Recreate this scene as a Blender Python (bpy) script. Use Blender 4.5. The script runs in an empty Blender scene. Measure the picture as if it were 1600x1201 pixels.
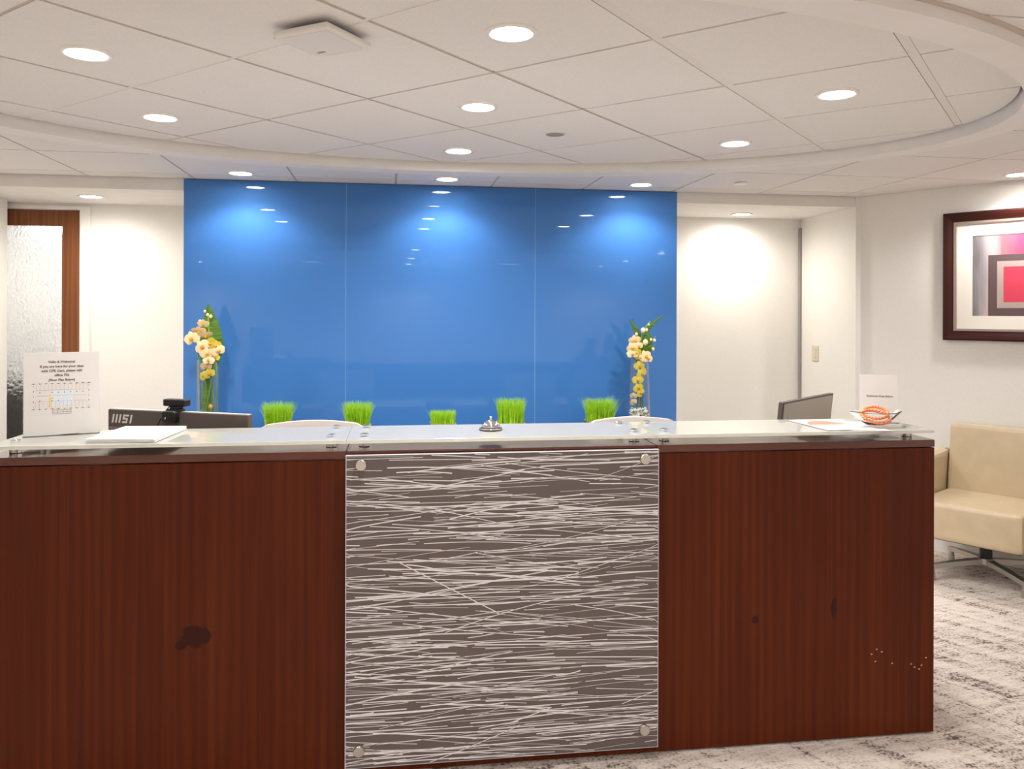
import bpy, bmesh, math, random
from mathutils import Vector, Matrix

# ------------------------------------------------------------------ camera, world, exposure
scn = bpy.context.scene
COL = scn.collection
FPX, HOR, YAW, CZ, ROLL = 1263.9, 487.86, 0.1534, 1.54, 0.0033
cam_d = bpy.data.cameras.new('camera')
cam = bpy.data.objects.new('camera', cam_d)
COL.objects.link(cam)
cam_d.sensor_width = 36.0
cam_d.sensor_fit = 'HORIZONTAL'
cam_d.lens = 36.0 * FPX / 1600.0
cam_d.shift_y = -(600.5 - HOR) / 1600.0
cam_d.clip_start = 0.05
cam.matrix_world = (Matrix.Translation((0, 0, CZ)) @ Matrix.Rotation(-YAW, 4, 'Z')
                    @ Matrix.Rotation(math.pi / 2, 4, 'X') @ Matrix.Rotation(ROLL, 4, 'Z'))
scn.camera = cam

world = bpy.data.worlds.new('world')
scn.world = world
world.use_nodes = True
world.node_tree.nodes['Background'].inputs[0].default_value = (1.0, 0.97, 0.93, 1)
world.node_tree.nodes['Background'].inputs[1].default_value = 0.3

scn.view_settings.view_transform = 'Standard'
scn.view_settings.look = 'None'
scn.view_settings.gamma = 1.0
scn.view_settings.use_curve_mapping = False
scn.view_settings.exposure = 0.06

LAMP_W = 52.0            # one ceiling downlight
WASH_W = 18.0            # wall washers by the blue glass
random.seed(7)
PI = math.pi

# ------------------------------------------------------------------ helpers
def bsdf(m): return m.node_tree.nodes['Principled BSDF']
def srgb(r, g, b):
    f = lambda c: (c / 255 / 12.92) if c / 255 <= 0.04045 else ((c / 255 + 0.055) / 1.055) ** 2.4
    return (f(r), f(g), f(b), 1.0)

MATS = {}
def mat(name, col, rough=0.5, metal=0.0, coat=0.0, coat_rough=0.05, trans=0.0, ior=1.45, emit=None, estr=0.0, spec=0.5):
    m = bpy.data.materials.new(name); m.use_nodes = True
    b = m.node_tree.nodes['Principled BSDF']
    b.inputs['Base Color'].default_value = col
    b.inputs['Roughness'].default_value = rough
    b.inputs['Metallic'].default_value = metal
    b.inputs['Coat Weight'].default_value = coat
    b.inputs['Coat Roughness'].default_value = coat_rough
    b.inputs['Transmission Weight'].default_value = trans
    b.inputs['IOR'].default_value = ior
    b.inputs['Specular IOR Level'].default_value = spec
    if emit:
        b.inputs['Emission Color'].default_value = emit
        b.inputs['Emission Strength'].default_value = estr
    MATS[name] = m
    return m

def nd(m, t, **kw):
    n = m.node_tree.nodes.new(t)
    for k, v in kw.items(): setattr(n, k, v)
    return n
def ln(m, a, b): m.node_tree.links.new(a, b)
def bsdf(m): return m.node_tree.nodes['Principled BSDF']

def add_noise_tone(m, c1, c2, scale=(1, 1, 1), nscale=5.0, detail=4.0, bump=0.0, lo=0.3, hi=0.7, dist=0.002):
    tc = nd(m, 'ShaderNodeTexCoord'); mp = nd(m, 'ShaderNodeMapping')
    mp.inputs['Scale'].default_value = scale
    no = nd(m, 'ShaderNodeTexNoise'); no.inputs['Scale'].default_value = nscale; no.inputs['Detail'].default_value = detail
    rp = nd(m, 'ShaderNodeValToRGB')
    rp.color_ramp.elements[0].position = lo; rp.color_ramp.elements[0].color = c1
    rp.color_ramp.elements[1].position = hi; rp.color_ramp.elements[1].color = c2
    ln(m, tc.outputs['Object'], mp.inputs['Vector']); ln(m, mp.outputs['Vector'], no.inputs['Vector'])
    ln(m, no.outputs['Fac'], rp.inputs['Fac']); ln(m, rp.outputs['Color'], bsdf(m).inputs['Base Color'])
    if bump:
        bp = nd(m, 'ShaderNodeBump'); bp.inputs['Strength'].default_value = bump; bp.inputs['Distance'].default_value = dist
        ln(m, no.outputs['Fac'], bp.inputs['Height']); ln(m, bp.outputs['Normal'], bsdf(m).inputs['Normal'])
    return m

def link(o, parent=None):
    COL.objects.link(o)
    if parent is not None: o.parent = parent
    return o

def obj(name, bm, m, parent=None, smooth=False, auto=None):
    me = bpy.data.meshes.new(name)
    if isinstance(bm, bmesh.types.BMesh):
        bmesh.ops.recalc_face_normals(bm, faces=bm.faces)
        bm.to_mesh(me); bm.free()
    else:
        me = bm
    if m is not None: me.materials.append(MATS[m] if isinstance(m, str) else m)
    if smooth:
        for p in me.polygons: p.use_smooth = True
        if auto is not None: me.set_sharp_from_angle(angle=math.radians(auto))
    return link(bpy.data.objects.new(name, me), parent)

def tag(o, label=None, cat=None, group=None, kind=None):
    if label: o['label'] = label
    if cat: o['category'] = cat
    if group: o['group'] = group
    if kind: o['kind'] = kind
    return o

def thing(name, label, cat, loc=(0, 0, 0), rz=0.0, group=None, kind=None):
    o = bpy.data.objects.new(name, None); COL.objects.link(o)
    o.location = loc; o.rotation_euler = (0, 0, rz); o.empty_display_size = 0.1
    return tag(o, label, cat, group, kind)

def copy_tree(o, parent=None):
    k = o.copy(); COL.objects.link(k)
    if parent is not None: k.parent = parent
    for ch in list(o.children): copy_tree(ch, k)
    return k

def merge(dst, src):
    me = bpy.data.meshes.new('tmp'); src.to_mesh(me); src.free()
    dst.from_mesh(me); bpy.data.meshes.remove(me)
    return dst

def box(x0, x1, y0, y1, z0, z1, bev=0.0, seg=2, M=None):
    bm = bmesh.new()
    bmesh.ops.create_cube(bm, size=1)
    for v in bm.verts:
        v.co = Vector((x0 + (v.co.x + .5) * (x1 - x0), y0 + (v.co.y + .5) * (y1 - y0), z0 + (v.co.z + .5) * (z1 - z0)))
    if bev > 0: bmesh.ops.bevel(bm, geom=bm.edges[:], offset=bev, segments=seg, profile=0.6, affect='EDGES')
    if M is not None: bm.transform(M)
    return bm

def join(*bms):
    r = bms[0]
    for b in bms[1:]: merge(r, b)
    return r

def lathe(prof, seg=32, M=None, close=False):
    bm = bmesh.new(); rings = []
    for r, z in prof:
        if r < 1e-6: rings.append([bm.verts.new((0, 0, z))])
        else: rings.append([bm.verts.new((r * math.cos(2 * PI * i / seg), r * math.sin(2 * PI * i / seg), z)) for i in range(seg)])
    pairs = list(zip(rings, rings[1:]))
    if close: pairs.append((rings[-1], rings[0]))
    for a, b in pairs:
        for i in range(seg):
            j = (i + 1) % seg
            if len(a) == 1 and len(b) == 1: continue
            if len(a) == 1: bm.faces.new((a[0], b[i], b[j]))
            elif len(b) == 1: bm.faces.new((a[i], a[j], b[0]))
            else: bm.faces.new((a[i], a[j], b[j], b[i]))
    if M is not None: bm.transform(M)
    return bm

def tube(pts, r, seg=8, closed=False, M=None):
    bm = bmesh.new(); pts = [Vector(p) for p in pts]; n = len(pts); rings = []
    up = Vector((0, 0, 1)); prev = None
    for i, p in enumerate(pts):
        if closed: t = (pts[(i + 1) % n] - pts[i - 1])
        else: t = pts[min(i + 1, n - 1)] - pts[max(i - 1, 0)]
        t.normalize()
        if prev is None:
            a = t.cross(up)
            if a.length < 1e-3: a = t.cross(Vector((1, 0, 0)))
        else:
            a = prev - t * prev.dot(t)
            if a.length < 1e-4: a = t.cross(up)
        a.normalize(); prev = a; b = t.cross(a)
        rr = r[i] if isinstance(r, (list, tuple)) else r
        rings.append([bm.verts.new(p + (a * math.cos(2 * PI * k / seg) + b * math.sin(2 * PI * k / seg)) * rr) for k in range(seg)])
    rng = range(n) if closed else range(n - 1)
    for i in rng:
        A, B = rings[i], rings[(i + 1) % n]
        for k in range(seg):
            l = (k + 1) % seg
            bm.faces.new((A[k], A[l], B[l], B[k]))
    if not closed:
        bm.faces.new(rings[0][::-1]); bm.faces.new(rings[-1])
    if M is not None: bm.transform(M)
    return bm

def prism(poly, z0, z1, M=None):
    bm = bmesh.new()
    a = [bm.verts.new((x, y, z0)) for x, y in poly]; b = [bm.verts.new((x, y, z1)) for x, y in poly]
    n = len(poly)
    bm.faces.new(a[::-1]); bm.faces.new(b)
    for i in range(n):
        j = (i + 1) % n
        bm.faces.new((a[i], a[j], b[j], b[i]))
    if M is not None: bm.transform(M)
    return bm

def text_mesh(s, size, M, align='CENTER', bold=0.0):
    cu = bpy.data.curves.new('txt', 'FONT'); cu.body = s; cu.size = size; cu.align_x = align
    cu.offset = bold; cu.extrude = 0.0002; cu.resolution_u = 2
    o = bpy.data.objects.new('txt', cu); COL.objects.link(o)
    dg = bpy.context.evaluated_depsgraph_get()
    me = bpy.data.meshes.new_from_object(o.evaluated_get(dg))
    bpy.data.objects.remove(o); bpy.data.curves.remove(cu)
    bm = bmesh.new(); bm.from_mesh(me); bpy.data.meshes.remove(me)
    bm.transform(M)
    return bm

RX90 = Matrix.Rotation(PI / 2, 4, 'X')      # text lying in xy -> standing facing -y
def T(x, y, z): return Matrix.Translation((x, y, z))
def RZ(a): return Matrix.Rotation(a, 4, 'Z')
def RX(a): return Matrix.Rotation(a, 4, 'X')
def RY(a): return Matrix.Rotation(a, 4, 'Y')

# ------------------------------------------------------------------ materials
mat('wall_paint', srgb(236, 230, 220), 0.6)
add_noise_tone(MATS['wall_paint'], srgb(231, 228, 223), srgb(234, 231, 226), nscale=60, bump=0.05)
mat('ceiling_paint', srgb(232, 226, 219), 0.7)
add_noise_tone(MATS['ceiling_paint'], srgb(228, 225, 221), srgb(232, 229, 226), nscale=8)
mat('tile', srgb(214, 210, 206), 0.85)
add_noise_tone(MATS['tile'], srgb(222, 219, 216), srgb(228, 225, 222), nscale=140, detail=3, bump=0.15, dist=0.001)
mat('grid', srgb(222, 218, 212), 0.6)
mat('grid_slot', srgb(196, 184, 174), 0.7)
mat('plenum_shade', srgb(52, 45, 40), 0.9)  # slab coloured dark so the gaps between tiles and oval look shaded
mat('lamp_trim', srgb(232, 228, 222), 0.35)
mat('lens', (1, 1, 1, 1), 0.3, emit=(1.0, 0.97, 0.92, 1), estr=70.0)
mat('blue_glass', srgb(62, 119, 188), 0.6, coat=1.0, coat_rough=0.012, spec=0.2)
bsdf(MATS['blue_glass']).inputs['Coat IOR'].default_value = 1.40
mat('blue_edge', srgb(30, 90, 150), 0.2, coat=1.0)
mat('pendant_glow', (1, 1, 1, 1), 0.4, emit=(1.0, 0.9, 0.82, 1), estr=7.0)
PEN = (-1.015, 1.733)
mat('white_plastic', srgb(226, 222, 216), 0.45)
mat('grey_plastic', srgb(150, 145, 142), 0.5)
mat('black_plastic', srgb(22, 21, 22), 0.4)
mat('beige_plastic', srgb(214, 202, 184), 0.45)
mat('chrome', srgb(225, 225, 228), 0.08, 1.0)
mat('steel', srgb(196, 190, 182), 0.32, 1.0)
mat('brushed_alu', srgb(186, 182, 178), 0.38, 1.0)
mat('clear_glass', (0.97, 0.99, 0.98, 1), 0.0, trans=1.0, ior=1.47)
def thin_glass(name, tint):
    m = mat(name, tint, 0.0)
    tp = nd(m, 'ShaderNodeBsdfTransparent'); tp.inputs['Color'].default_value = tint
    g = nd(m, 'ShaderNodeBsdfGlossy'); g.inputs['Roughness'].default_value = 0.01
    lw = nd(m, 'ShaderNodeLayerWeight'); lw.inputs['Blend'].default_value = 0.5
    pw = nd(m, 'ShaderNodeMath', operation='POWER'); pw.inputs[1].default_value = 2.6; ln(m, lw.outputs['Facing'], pw.inputs[0])
    f = nd(m, 'ShaderNodeMath', operation='MULTIPLY_ADD'); f.inputs[1].default_value = 0.75; f.inputs[2].default_value = 0.04; ln(m, pw.outputs[0], f.inputs[0])
    x = nd(m, 'ShaderNodeMixShader'); ln(m, f.outputs[0], x.inputs[0]); ln(m, tp.outputs[0], x.inputs[1]); ln(m, g.outputs[0], x.inputs[2])
    ln(m, x.outputs[0], m.node_tree.nodes['Material Output'].inputs['Surface'])
mat('bowl_glass', (0.98, 0.99, 0.99, 1), 0.0, trans=1.0, ior=1.28); thin_glass('vase_glass', (0.96, 0.975, 0.97, 1))
mat('acrylic', (0.97, 0.98, 0.98, 1), 0.02, trans=1.0, ior=1.4)
m = mat('opal_glass', srgb(240, 238, 230), 0.12, ior=1.5)
tl = nd(m, 'ShaderNodeBsdfTranslucent'); tl.inputs['Color'].default_value = srgb(240, 238, 230)
mxs = nd(m, 'ShaderNodeMixShader'); mxs.inputs[0].default_value = 0.55
ln(m, bsdf(m).outputs[0], mxs.inputs[1]); ln(m, tl.outputs[0], mxs.inputs[2])
gl = nd(m, 'ShaderNodeBsdfGlossy'); gl.inputs['Roughness'].default_value = 0.02
fr = nd(m, 'ShaderNodeFresnel'); fr.inputs['IOR'].default_value = 1.16
mx2 = nd(m, 'ShaderNodeMixShader'); ln(m, fr.outputs[0], mx2.inputs[0]); ln(m, mxs.outputs[0], mx2.inputs[1]); ln(m, gl.outputs[0], mx2.inputs[2])
ln(m, mx2.outputs[0], m.node_tree.nodes['Material Output'].inputs['Surface'])
mat('opal_edge', srgb(236, 240, 232), 0.15, coat=1.0)
mat('paper', srgb(226, 225, 221), 0.7)
mat('card_paper', srgb(208, 201, 196), 0.6)
mat('paper_sheet', srgb(212, 207, 203), 0.6)
mat('ink', srgb(122, 106, 102), 0.7)
mat('ink_light', srgb(170, 158, 154), 0.7)
mat('ink_blue', srgb(206, 212, 218), 0.7)
mat('ink_yellow', srgb(228, 196, 120), 0.7)
mat('ink_grey', srgb(214, 220, 226), 0.7)
mat('ink_coral', srgb(196, 120, 96), 0.7)
mat('ink_taupe', srgb(176, 166, 156), 0.7)
mat('monitor_grey', srgb(84, 74, 68), 0.45)
mat('monitor_edge', srgb(196, 188, 182), 0.35)
mat('monitor_stripe', srgb(112, 102, 96), 0.4)
mat('screen_grey', srgb(158, 150, 143), 0.22, coat=0.6, coat_rough=0.1)
mat('logo_silver', srgb(214, 206, 198), 0.4)
mat('dark_chair', srgb(70, 66, 64), 0.7)
mat('chair_shell', srgb(196, 184, 176), 0.55)
mat('pot', srgb(92, 78, 68), 0.6)
mat('pot_rim', srgb(164, 146, 108), 0.7)
mat('soil', srgb(60, 48, 34), 0.9)
mat('stem', srgb(120, 150, 40), 0.55)
mat('leaf', srgb(62, 112, 34), 0.45)
add_noise_tone(MATS['leaf'], srgb(50, 100, 28), srgb(110, 150, 50), scale=(4, 4, 30), nscale=6)
mat('petal', srgb(250, 228, 178), 0.55)
mat('petal_yellow', srgb(228, 206, 74), 0.55)
mat('petal_core', srgb(222, 160, 60), 0.55)
mat('petal_pink', srgb(222, 190, 160), 0.55)
mat('pebble', srgb(236, 232, 222), 0.6)
mat('pebble_tan', srgb(176, 150, 110), 0.6)
mat('coil', srgb(246, 142, 88), 0.35)
mat('rubber', srgb(26, 24, 24), 0.6)
mat('frame_wood', srgb(56, 21, 15), 0.45, coat=0.05, spec=0.25)
mat('frame_lip', srgb(178, 160, 150), 0.35, 0.6)
mat('mat_board', srgb(240, 234, 222), 0.8)
mat('art_plum', srgb(96, 76, 76), 0.6)
mat('art_taupe', srgb(176, 158, 150), 0.6)
mat('art_red', srgb(204, 62, 84), 0.6)
mat('credenza_wood', srgb(70, 34, 22), 0.35, coat=0.2)
mat('work_laminate', srgb(190, 184, 176), 0.5)
mat('door_glass', (0.93, 0.95, 0.97, 1), 0.28, trans=1.0, ior=1.3)
m = MATS['door_glass']
tc = nd(m, 'ShaderNodeTexCoord'); mp = nd(m, 'ShaderNodeMapping'); mp.inputs['Scale'].default_value = (1, 1, 0.6)
vo = nd(m, 'ShaderNodeTexNoise'); vo.inputs['Scale'].default_value = 60; vo.inputs['Detail'].default_value = 2
bp = nd(m, 'ShaderNodeBump'); bp.inputs['Strength'].default_value = 1.0; bp.inputs['Distance'].default_value = 0.012
ln(m, tc.outputs['Object'], mp.inputs['Vector']); ln(m, mp.outputs['Vector'], vo.inputs['Vector'])
ln(m, vo.outputs['Fac'], bp.inputs['Height']); ln(m, bp.outputs['Normal'], bsdf(m).inputs['Normal'])

# cream leather
mat('leather', srgb(206, 186, 154), 0.42, coat=0.12, coat_rough=0.3)
add_noise_tone(MATS['leather'], srgb(194, 174, 142), srgb(202, 183, 152), nscale=12, bump=0.04)
# resin panel
mat('resin_dark', srgb(92, 80, 77), 0.35, coat=0.5, coat_rough=0.06)
mat('resin_edge', srgb(206, 208, 212), 0.25, coat=0.4)
mat('strand', srgb(226, 222, 222), 0.4, coat=0.5, coat_rough=0.06)
# grass blades
mat('blade', srgb(150, 205, 30), 0.5)
add_noise_tone(MATS['blade'], srgb(128, 190, 18), srgb(186, 226, 48), nscale=40)

def wood(name, dark, mid, light, spots=(), coat=0.10, coat_rough=0.08, along=False):
    m = mat(name, mid, 0.45, coat=coat, coat_rough=coat_rough, spec=0.15)
    tc = nd(m, 'ShaderNodeTexCoord'); mp = nd(m, 'ShaderNodeMapping'); mp.inputs['Scale'].default_value = (60, 60, 1.1)
    n1 = nd(m, 'ShaderNodeTexNoise'); n1.inputs['Scale'].default_value = 1.0; n1.inputs['Detail'].default_value = 6; n1.inputs['Distortion'].default_value = 0.6
    mp2 = nd(m, 'ShaderNodeMapping'); mp2.inputs['Scale'].default_value = (4, 4, 0.5)
    n2 = nd(m, 'ShaderNodeTexNoise'); n2.inputs['Scale'].default_value = 1.0; n2.inputs['Detail'].default_value = 2; n2.inputs['Distortion'].default_value = 1.2
    wv = nd(m, 'ShaderNodeTexWave'); wv.inputs['Scale'].default_value = 1.0; wv.inputs['Distortion'].default_value = 5.0; wv.inputs['Detail'].default_value = 2
    mp3 = nd(m, 'ShaderNodeMapping'); mp3.inputs['Scale'].default_value = (9, 9, 0.25)
    if along:                              # grain runs along x instead of z
        for q in (mp, mp2, mp3):
            sc = q.inputs['Scale'].default_value; q.inputs['Scale'].default_value = (sc[2], sc[1], sc[0])
    for a, b in ((mp, n1), (mp2, n2), (mp3, wv)):
        ln(m, tc.outputs['Object'], a.inputs['Vector']); ln(m, a.outputs['Vector'], b.inputs['Vector'])
    ad = nd(m, 'ShaderNodeMath', operation='MULTIPLY_ADD'); ad.inputs[1].default_value = 0.55
    ln(m, n1.outputs['Fac'], ad.inputs[0])
    m2 = nd(m, 'ShaderNodeMath', operation='MULTIPLY'); m2.inputs[1].default_value = 0.35; ln(m, n2.outputs['Fac'], m2.inputs[0])
    ln(m, m2.outputs[0], ad.inputs[2])
    a3 = nd(m, 'ShaderNodeMath', operation='MULTIPLY_ADD'); a3.inputs[1].default_value = 0.10
    ln(m, wv.outputs['Fac'], a3.inputs[0]); ln(m, ad.outputs[0], a3.inputs[2])
    rp = nd(m, 'ShaderNodeValToRGB'); e = rp.color_ramp.elements
    e[0].position = 0.30; e[0].color = dark; e[1].position = 0.70; e[1].color = light
    k = e.new(0.5); k.color = mid
    ln(m, a3.outputs[0], rp.inputs['Fac'])
    out = rp.outputs['Color']
    for (px, pz, sx, sz, colr, noisy) in spots:
        mpx = nd(m, 'ShaderNodeMapping'); mpx.vector_type = 'POINT'
        mpx.inputs['Location'].default_value = (-px / sx, 0, -pz / sz); mpx.inputs['Scale'].default_value = (1 / sx, 0, 1 / sz)
        ln(m, tc.outputs['Object'], mpx.inputs['Vector'])
        le = nd(m, 'ShaderNodeVectorMath', operation='LENGTH'); ln(m, mpx.outputs['Vector'], le.inputs[0])
        n = nd(m, 'ShaderNodeTexNoise'); n.inputs['Scale'].default_value = 28; ln(m, tc.outputs['Object'], n.inputs['Vector'])
        a = nd(m, 'ShaderNodeMath', operation='MULTIPLY_ADD'); a.inputs[1].default_value = noisy; ln(m, n.outputs['Fac'], a.inputs[0]); ln(m, le.outputs['Value'], a.inputs[2])
        r2 = nd(m, 'ShaderNodeMapRange'); r2.inputs['From Min'].default_value = 0.9 + noisy * .5; r2.inputs['From Max'].default_value = 1.1 + noisy * .5
        r2.inputs['To Min'].default_value = 1; r2.inputs['To Max'].default_value = 0; ln(m, a.outputs[0], r2.inputs['Value'])
        mx = nd(m, 'ShaderNodeMix', data_type='RGBA'); ln(m, r2.outputs['Result'], mx.inputs['Factor'])
        ln(m, out, mx.inputs['A']); mx.inputs['B'].default_value = colr
        out = mx.outputs['Result']
    ln(m, out, bsdf(m).inputs['Base Color'])
    bp = nd(m, 'ShaderNodeBump'); bp.inputs['Strength'].default_value = 0.12; bp.inputs['Distance'].default_value = 0.002
    ln(m, a3.outputs[0], bp.inputs['Height']); ln(m, bp.outputs['Normal'], bsdf(m).inputs['Normal'])
    return m

WD, WM, WL = srgb(68, 21, 1), srgb(82, 29, 2), srgb(96, 39, 6)
dk = srgb(52, 17, 5); pale = srgb(190, 160, 130)
wood('desk_wood', WD, WM, WL, spots=[(-1.010, .488, .046, .034, dk, 1.7), (-1.054, .461, .018, .016, dk, 1.0),
     (1.197, .481, .011, .036, dk, 1.0), (.898, .450, .014, .014, dk, 1.0)]
     + [(x, z, .0038, .0026, pale, .2) for x, z in ((1.364, .32), (1.344, .303), (1.384, .31), (1.359, .276), (1.425, .266),
        (1.50, .259), (1.513, .247), (1.531, .239), (1.541, .252), (1.559, .279))])
wood('counter_wood', WD, WM, WL, coat=1.0, coat_rough=0.03, along=True)
bsdf(MATS['counter_wood']).inputs['Coat IOR'].default_value = 1.55
wood('door_wood', srgb(104, 62, 38), srgb(124, 77, 48), srgb(140, 92, 60))

# carpet
m = mat('carpet', srgb(170, 156, 146), 0.95, spec=0.1)
tc = nd(m, 'ShaderNodeTexCoord')
mp = nd(m, 'ShaderNodeMapping'); mp.vector_type = 'TEXTURE'; mp.inputs['Rotation'].default_value = (0, 0, math.radians(-58)); mp.inputs['Scale'].default_value = (0.9, 0.11, 1)
w1 = nd(m, 'ShaderNodeTexNoise'); w1.inputs['Scale'].default_value = 1.6; w1.inputs['Detail'].default_value = 3; w1.inputs['Distortion'].default_value = 0.8
mpb = nd(m, 'ShaderNodeMapping'); mpb.vector_type = 'TEXTURE'; mpb.inputs['Rotation'].default_value = (0, 0, math.radians(8)); mpb.inputs['Scale'].default_value = (0.20, 0.045, 1)
w2 = nd(m, 'ShaderNodeTexNoise'); w2.inputs['Scale'].default_value = 1.5; w2.inputs['Detail'].default_value = 3; w2.inputs['Distortion'].default_value = 1.0
w3 = nd(m, 'ShaderNodeTexNoise'); w3.inputs['Scale'].default_value = 90; w3.inputs['Detail'].default_value = 3
w4 = nd(m, 'ShaderNodeTexNoise'); w4.inputs['Scale'].default_value = 1.1; w4.inputs['Detail'].default_value = 2
ln(m, tc.outputs['Object'], mp.inputs['Vector']); ln(m, mp.outputs['Vector'], w1.inputs['Vector'])
ln(m, tc.outputs['Object'], mpb.inputs['Vector']); ln(m, mpb.outputs['Vector'], w2.inputs['Vector'])
ln(m, tc.outputs['Object'], w3.inputs['Vector']); ln(m, tc.outputs['Object'], w4.inputs['Vector'])
def madd(m, a, k, b):
    n = nd(m, 'ShaderNodeMath', operation='MULTIPLY_ADD'); n.inputs[1].default_value = k; ln(m, a, n.inputs[0])
    if isinstance(b, float): n.inputs[2].default_value = b
    else: ln(m, b, n.inputs[2])
    return n.outputs[0]
v = madd(m, w1.outputs['Fac'], 0.38, 0.0); v = madd(m, w2.outputs['Fac'], 0.36, v); v = madd(m, w3.outputs['Fac'], 0.44, v); v = madd(m, w4.outputs['Fac'], 0.10, v)
rp = nd(m, 'ShaderNodeValToRGB'); e = rp.color_ramp.elements
e[0].position = 0.52; e[0].color = srgb(104, 91, 86); e[1].position = 0.72; e[1].color = srgb(219, 208, 198)
k = e.new(0.61); k.color = srgb(198, 183, 172)
ln(m, v, rp.inputs['Fac']); ln(m, rp.outputs['Color'], bsdf(m).inputs['Base Color'])
bp = nd(m, 'ShaderNodeBump'); bp.inputs['Strength'].default_value = 0.6; bp.inputs['Distance'].default_value = 0.006
ln(m, v, bp.inputs['Height']); ln(m, bp.outputs['Normal'], bsdf(m).inputs['Normal'])

# picture print: soft vertical drapes of grey, blush and pink
m = mat('art_print', srgb(190, 170, 165), 0.6)
tc = nd(m, 'ShaderNodeTexCoord'); sx = nd(m, 'ShaderNodeSeparateXYZ'); ln(m, tc.outputs['Object'], sx.inputs[0])
no = nd(m, 'ShaderNodeTexNoise'); no.inputs['Scale'].default_value = 4.0
mp = nd(m, 'ShaderNodeMapping'); mp.inputs['Scale'].default_value = (4, 1, .6); ln(m, tc.outputs['Object'], mp.inputs['Vector']); ln(m, mp.outputs['Vector'], no.inputs['Vector'])
v = madd(m, no.outputs['Fac'], 0.16, -0.08); v2 = nd(m, 'ShaderNodeMath', operation='ADD'); ln(m, sx.outputs['X'], v2.inputs[0]); ln(m, v, v2.inputs[1])
mr = nd(m, 'ShaderNodeMapRange'); mr.inputs['From Min'].default_value = .165; mr.inputs['From Max'].default_value = .85; ln(m, v2.outputs[0], mr.inputs['Value'])
rp = nd(m, 'ShaderNodeValToRGB'); e = rp.color_ramp.elements
e[0].position = 0.0; e[0].color = srgb(120, 112, 112); e[1].position = 1.0; e[1].color = srgb(150, 140, 145)
for p, cc in ((.07, (160, 154, 156)), (.16, (206, 178, 178)), (.25, (150, 120, 124)), (.36, (206, 74, 108)), (.6, (206, 66, 98)), (.8, (214, 160, 172))):
    k = e.new(p); k.color = srgb(*cc)
ln(m, mr.outputs['Result'], rp.inputs['Fac']); ln(m, rp.outputs['Color'], bsdf(m).inputs['Base Color'])

# ------------------------------------------------------------------ the room
CX = 0.36                      # the lobby is symmetrical about this line
ZI, ZO, ZB, ZTOP = 2.367, 2.353, 2.316, 2.395
WY = 5.20                      # face of the blue glass
AY = 5.97                      # back of the alcoves
ZS = 2.28                      # alcove soffit
BX0, BX1 = -1.233, 1.925
RC = (3.262, 5.20)             # corner where the slanted right wall starts
RD = (0.542, -0.840)           # its direction
LC = (-2.53, 5.20)
RE = (RC[0] + RD[0] * 3.6, RC[1] + RD[1] * 3.6)
LE = (LC[0] - RD[0] * 3.6, RE[1])
YB = -4.2

def struct(name, bm, m, label, cat, parent=None):
    o = obj(name, bm, m, parent)
    return tag(o, label, cat, kind='structure')

struct('floor', prism([(-5, -4.4), (5.8, -4.4), (5.8, 7.6), (-5, 7.6)], -0.05, 0.0), 'carpet',
       'grey beige patterned carpet running under the whole lobby', 'floor')

def wall_seg(name, a, b, th, z0, z1, label, m='wall_paint'):
    a, b = Vector(a), Vector(b); d = (b - a).normalized(); n = Vector((d.y, -d.x)) * th
    poly = [tuple(a), tuple(b), tuple(b - n), tuple(a - n)]
    return struct(name, prism(poly, z0, z1), m, label, 'wall')

# blue wall core with its three glass panels
wb = struct('wall_back', box(BX0, BX1, WY + .018, AY + .1, 0, ZTOP), 'wall_paint', 'centre wall block faced with glossy blue glass', 'wall')
SE = (BX0, -0.256, 0.956, BX1)
for a, b in zip(SE, SE[1:]):
    g = obj('glass_panel', box(a + .0015, b - .0015, WY, WY + .016, 0.02, ZO - .002, .0015, 1), 'blue_glass', wb)
    g['label'] = 'glossy cobalt blue back-painted glass panel'
mat('seam', srgb(112, 160, 214), 0.4)
for a in SE[1:3]: obj('glass_seam', box(a - .002, a + .002, WY - .0006, WY + .004, .02, ZO - .004), 'seam', wb)
# right alcove
ARX = 3.225
struct('wall_alcove_right', box(BX1, ARX + .1, AY, AY + .1, 0, ZTOP), 'wall_paint', 'cream lit rear wall of the recess beside the light switch wall', 'wall')
# the slanted right wall includes the switch wall return
poly = [(ARX, AY), (ARX, 5.20), RC, RE, (RE[0] + .12, RE[1]), (RC[0] + .14, RC[1] + .2), (ARX + .14, AY)]
struct('wall_right', prism(poly, 0, ZTOP), 'wall_paint', 'white slanted wall behind the cream armchair, with the switch return', 'wall')
struct('trim_2', box(ARX - .016, ARX - .0, AY - .03, AY - .002, 0.02, 2.21), 'grey_plastic', 'thin grey vertical channel in the corner of the switch recess', 'trim')
# left alcove with the door
struct('wall_alcove_left', join(box(-2.02, BX0, AY, AY + .1, 0, ZTOP), box(-3.2, -2.02, AY, AY + .1, 2.255, ZTOP)), 'wall_paint',
       'cream lit rear wall of the recess beside the frosted glass door', 'wall')
poly = [(LC[0], 5.20), (LC[0] + .02, 5.86), (-3.2, 5.86), (-3.2, 5.3), (LE[0] - .12, LE[1]), LE]
struct('wall_left', prism(poly, 0, ZTOP), 'wall_paint', 'white slanted wall ending at the recess with the frosted door', 'wall')
wall_seg('wall_side_right', RE, (RE[0], YB), .12, 0, ZTOP, 'plain white side wall beyond the armchair')
wall_seg('wall_side_left', (LE[0], YB), LE, .12, 0, ZTOP, 'plain white side wall across the lobby from the armchair')
wall_seg('wall_front', (RE[0] + .12, YB), (LE[0] - .12, YB), .12, 0, ZTOP, 'plain white wall facing the blue glass')
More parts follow.
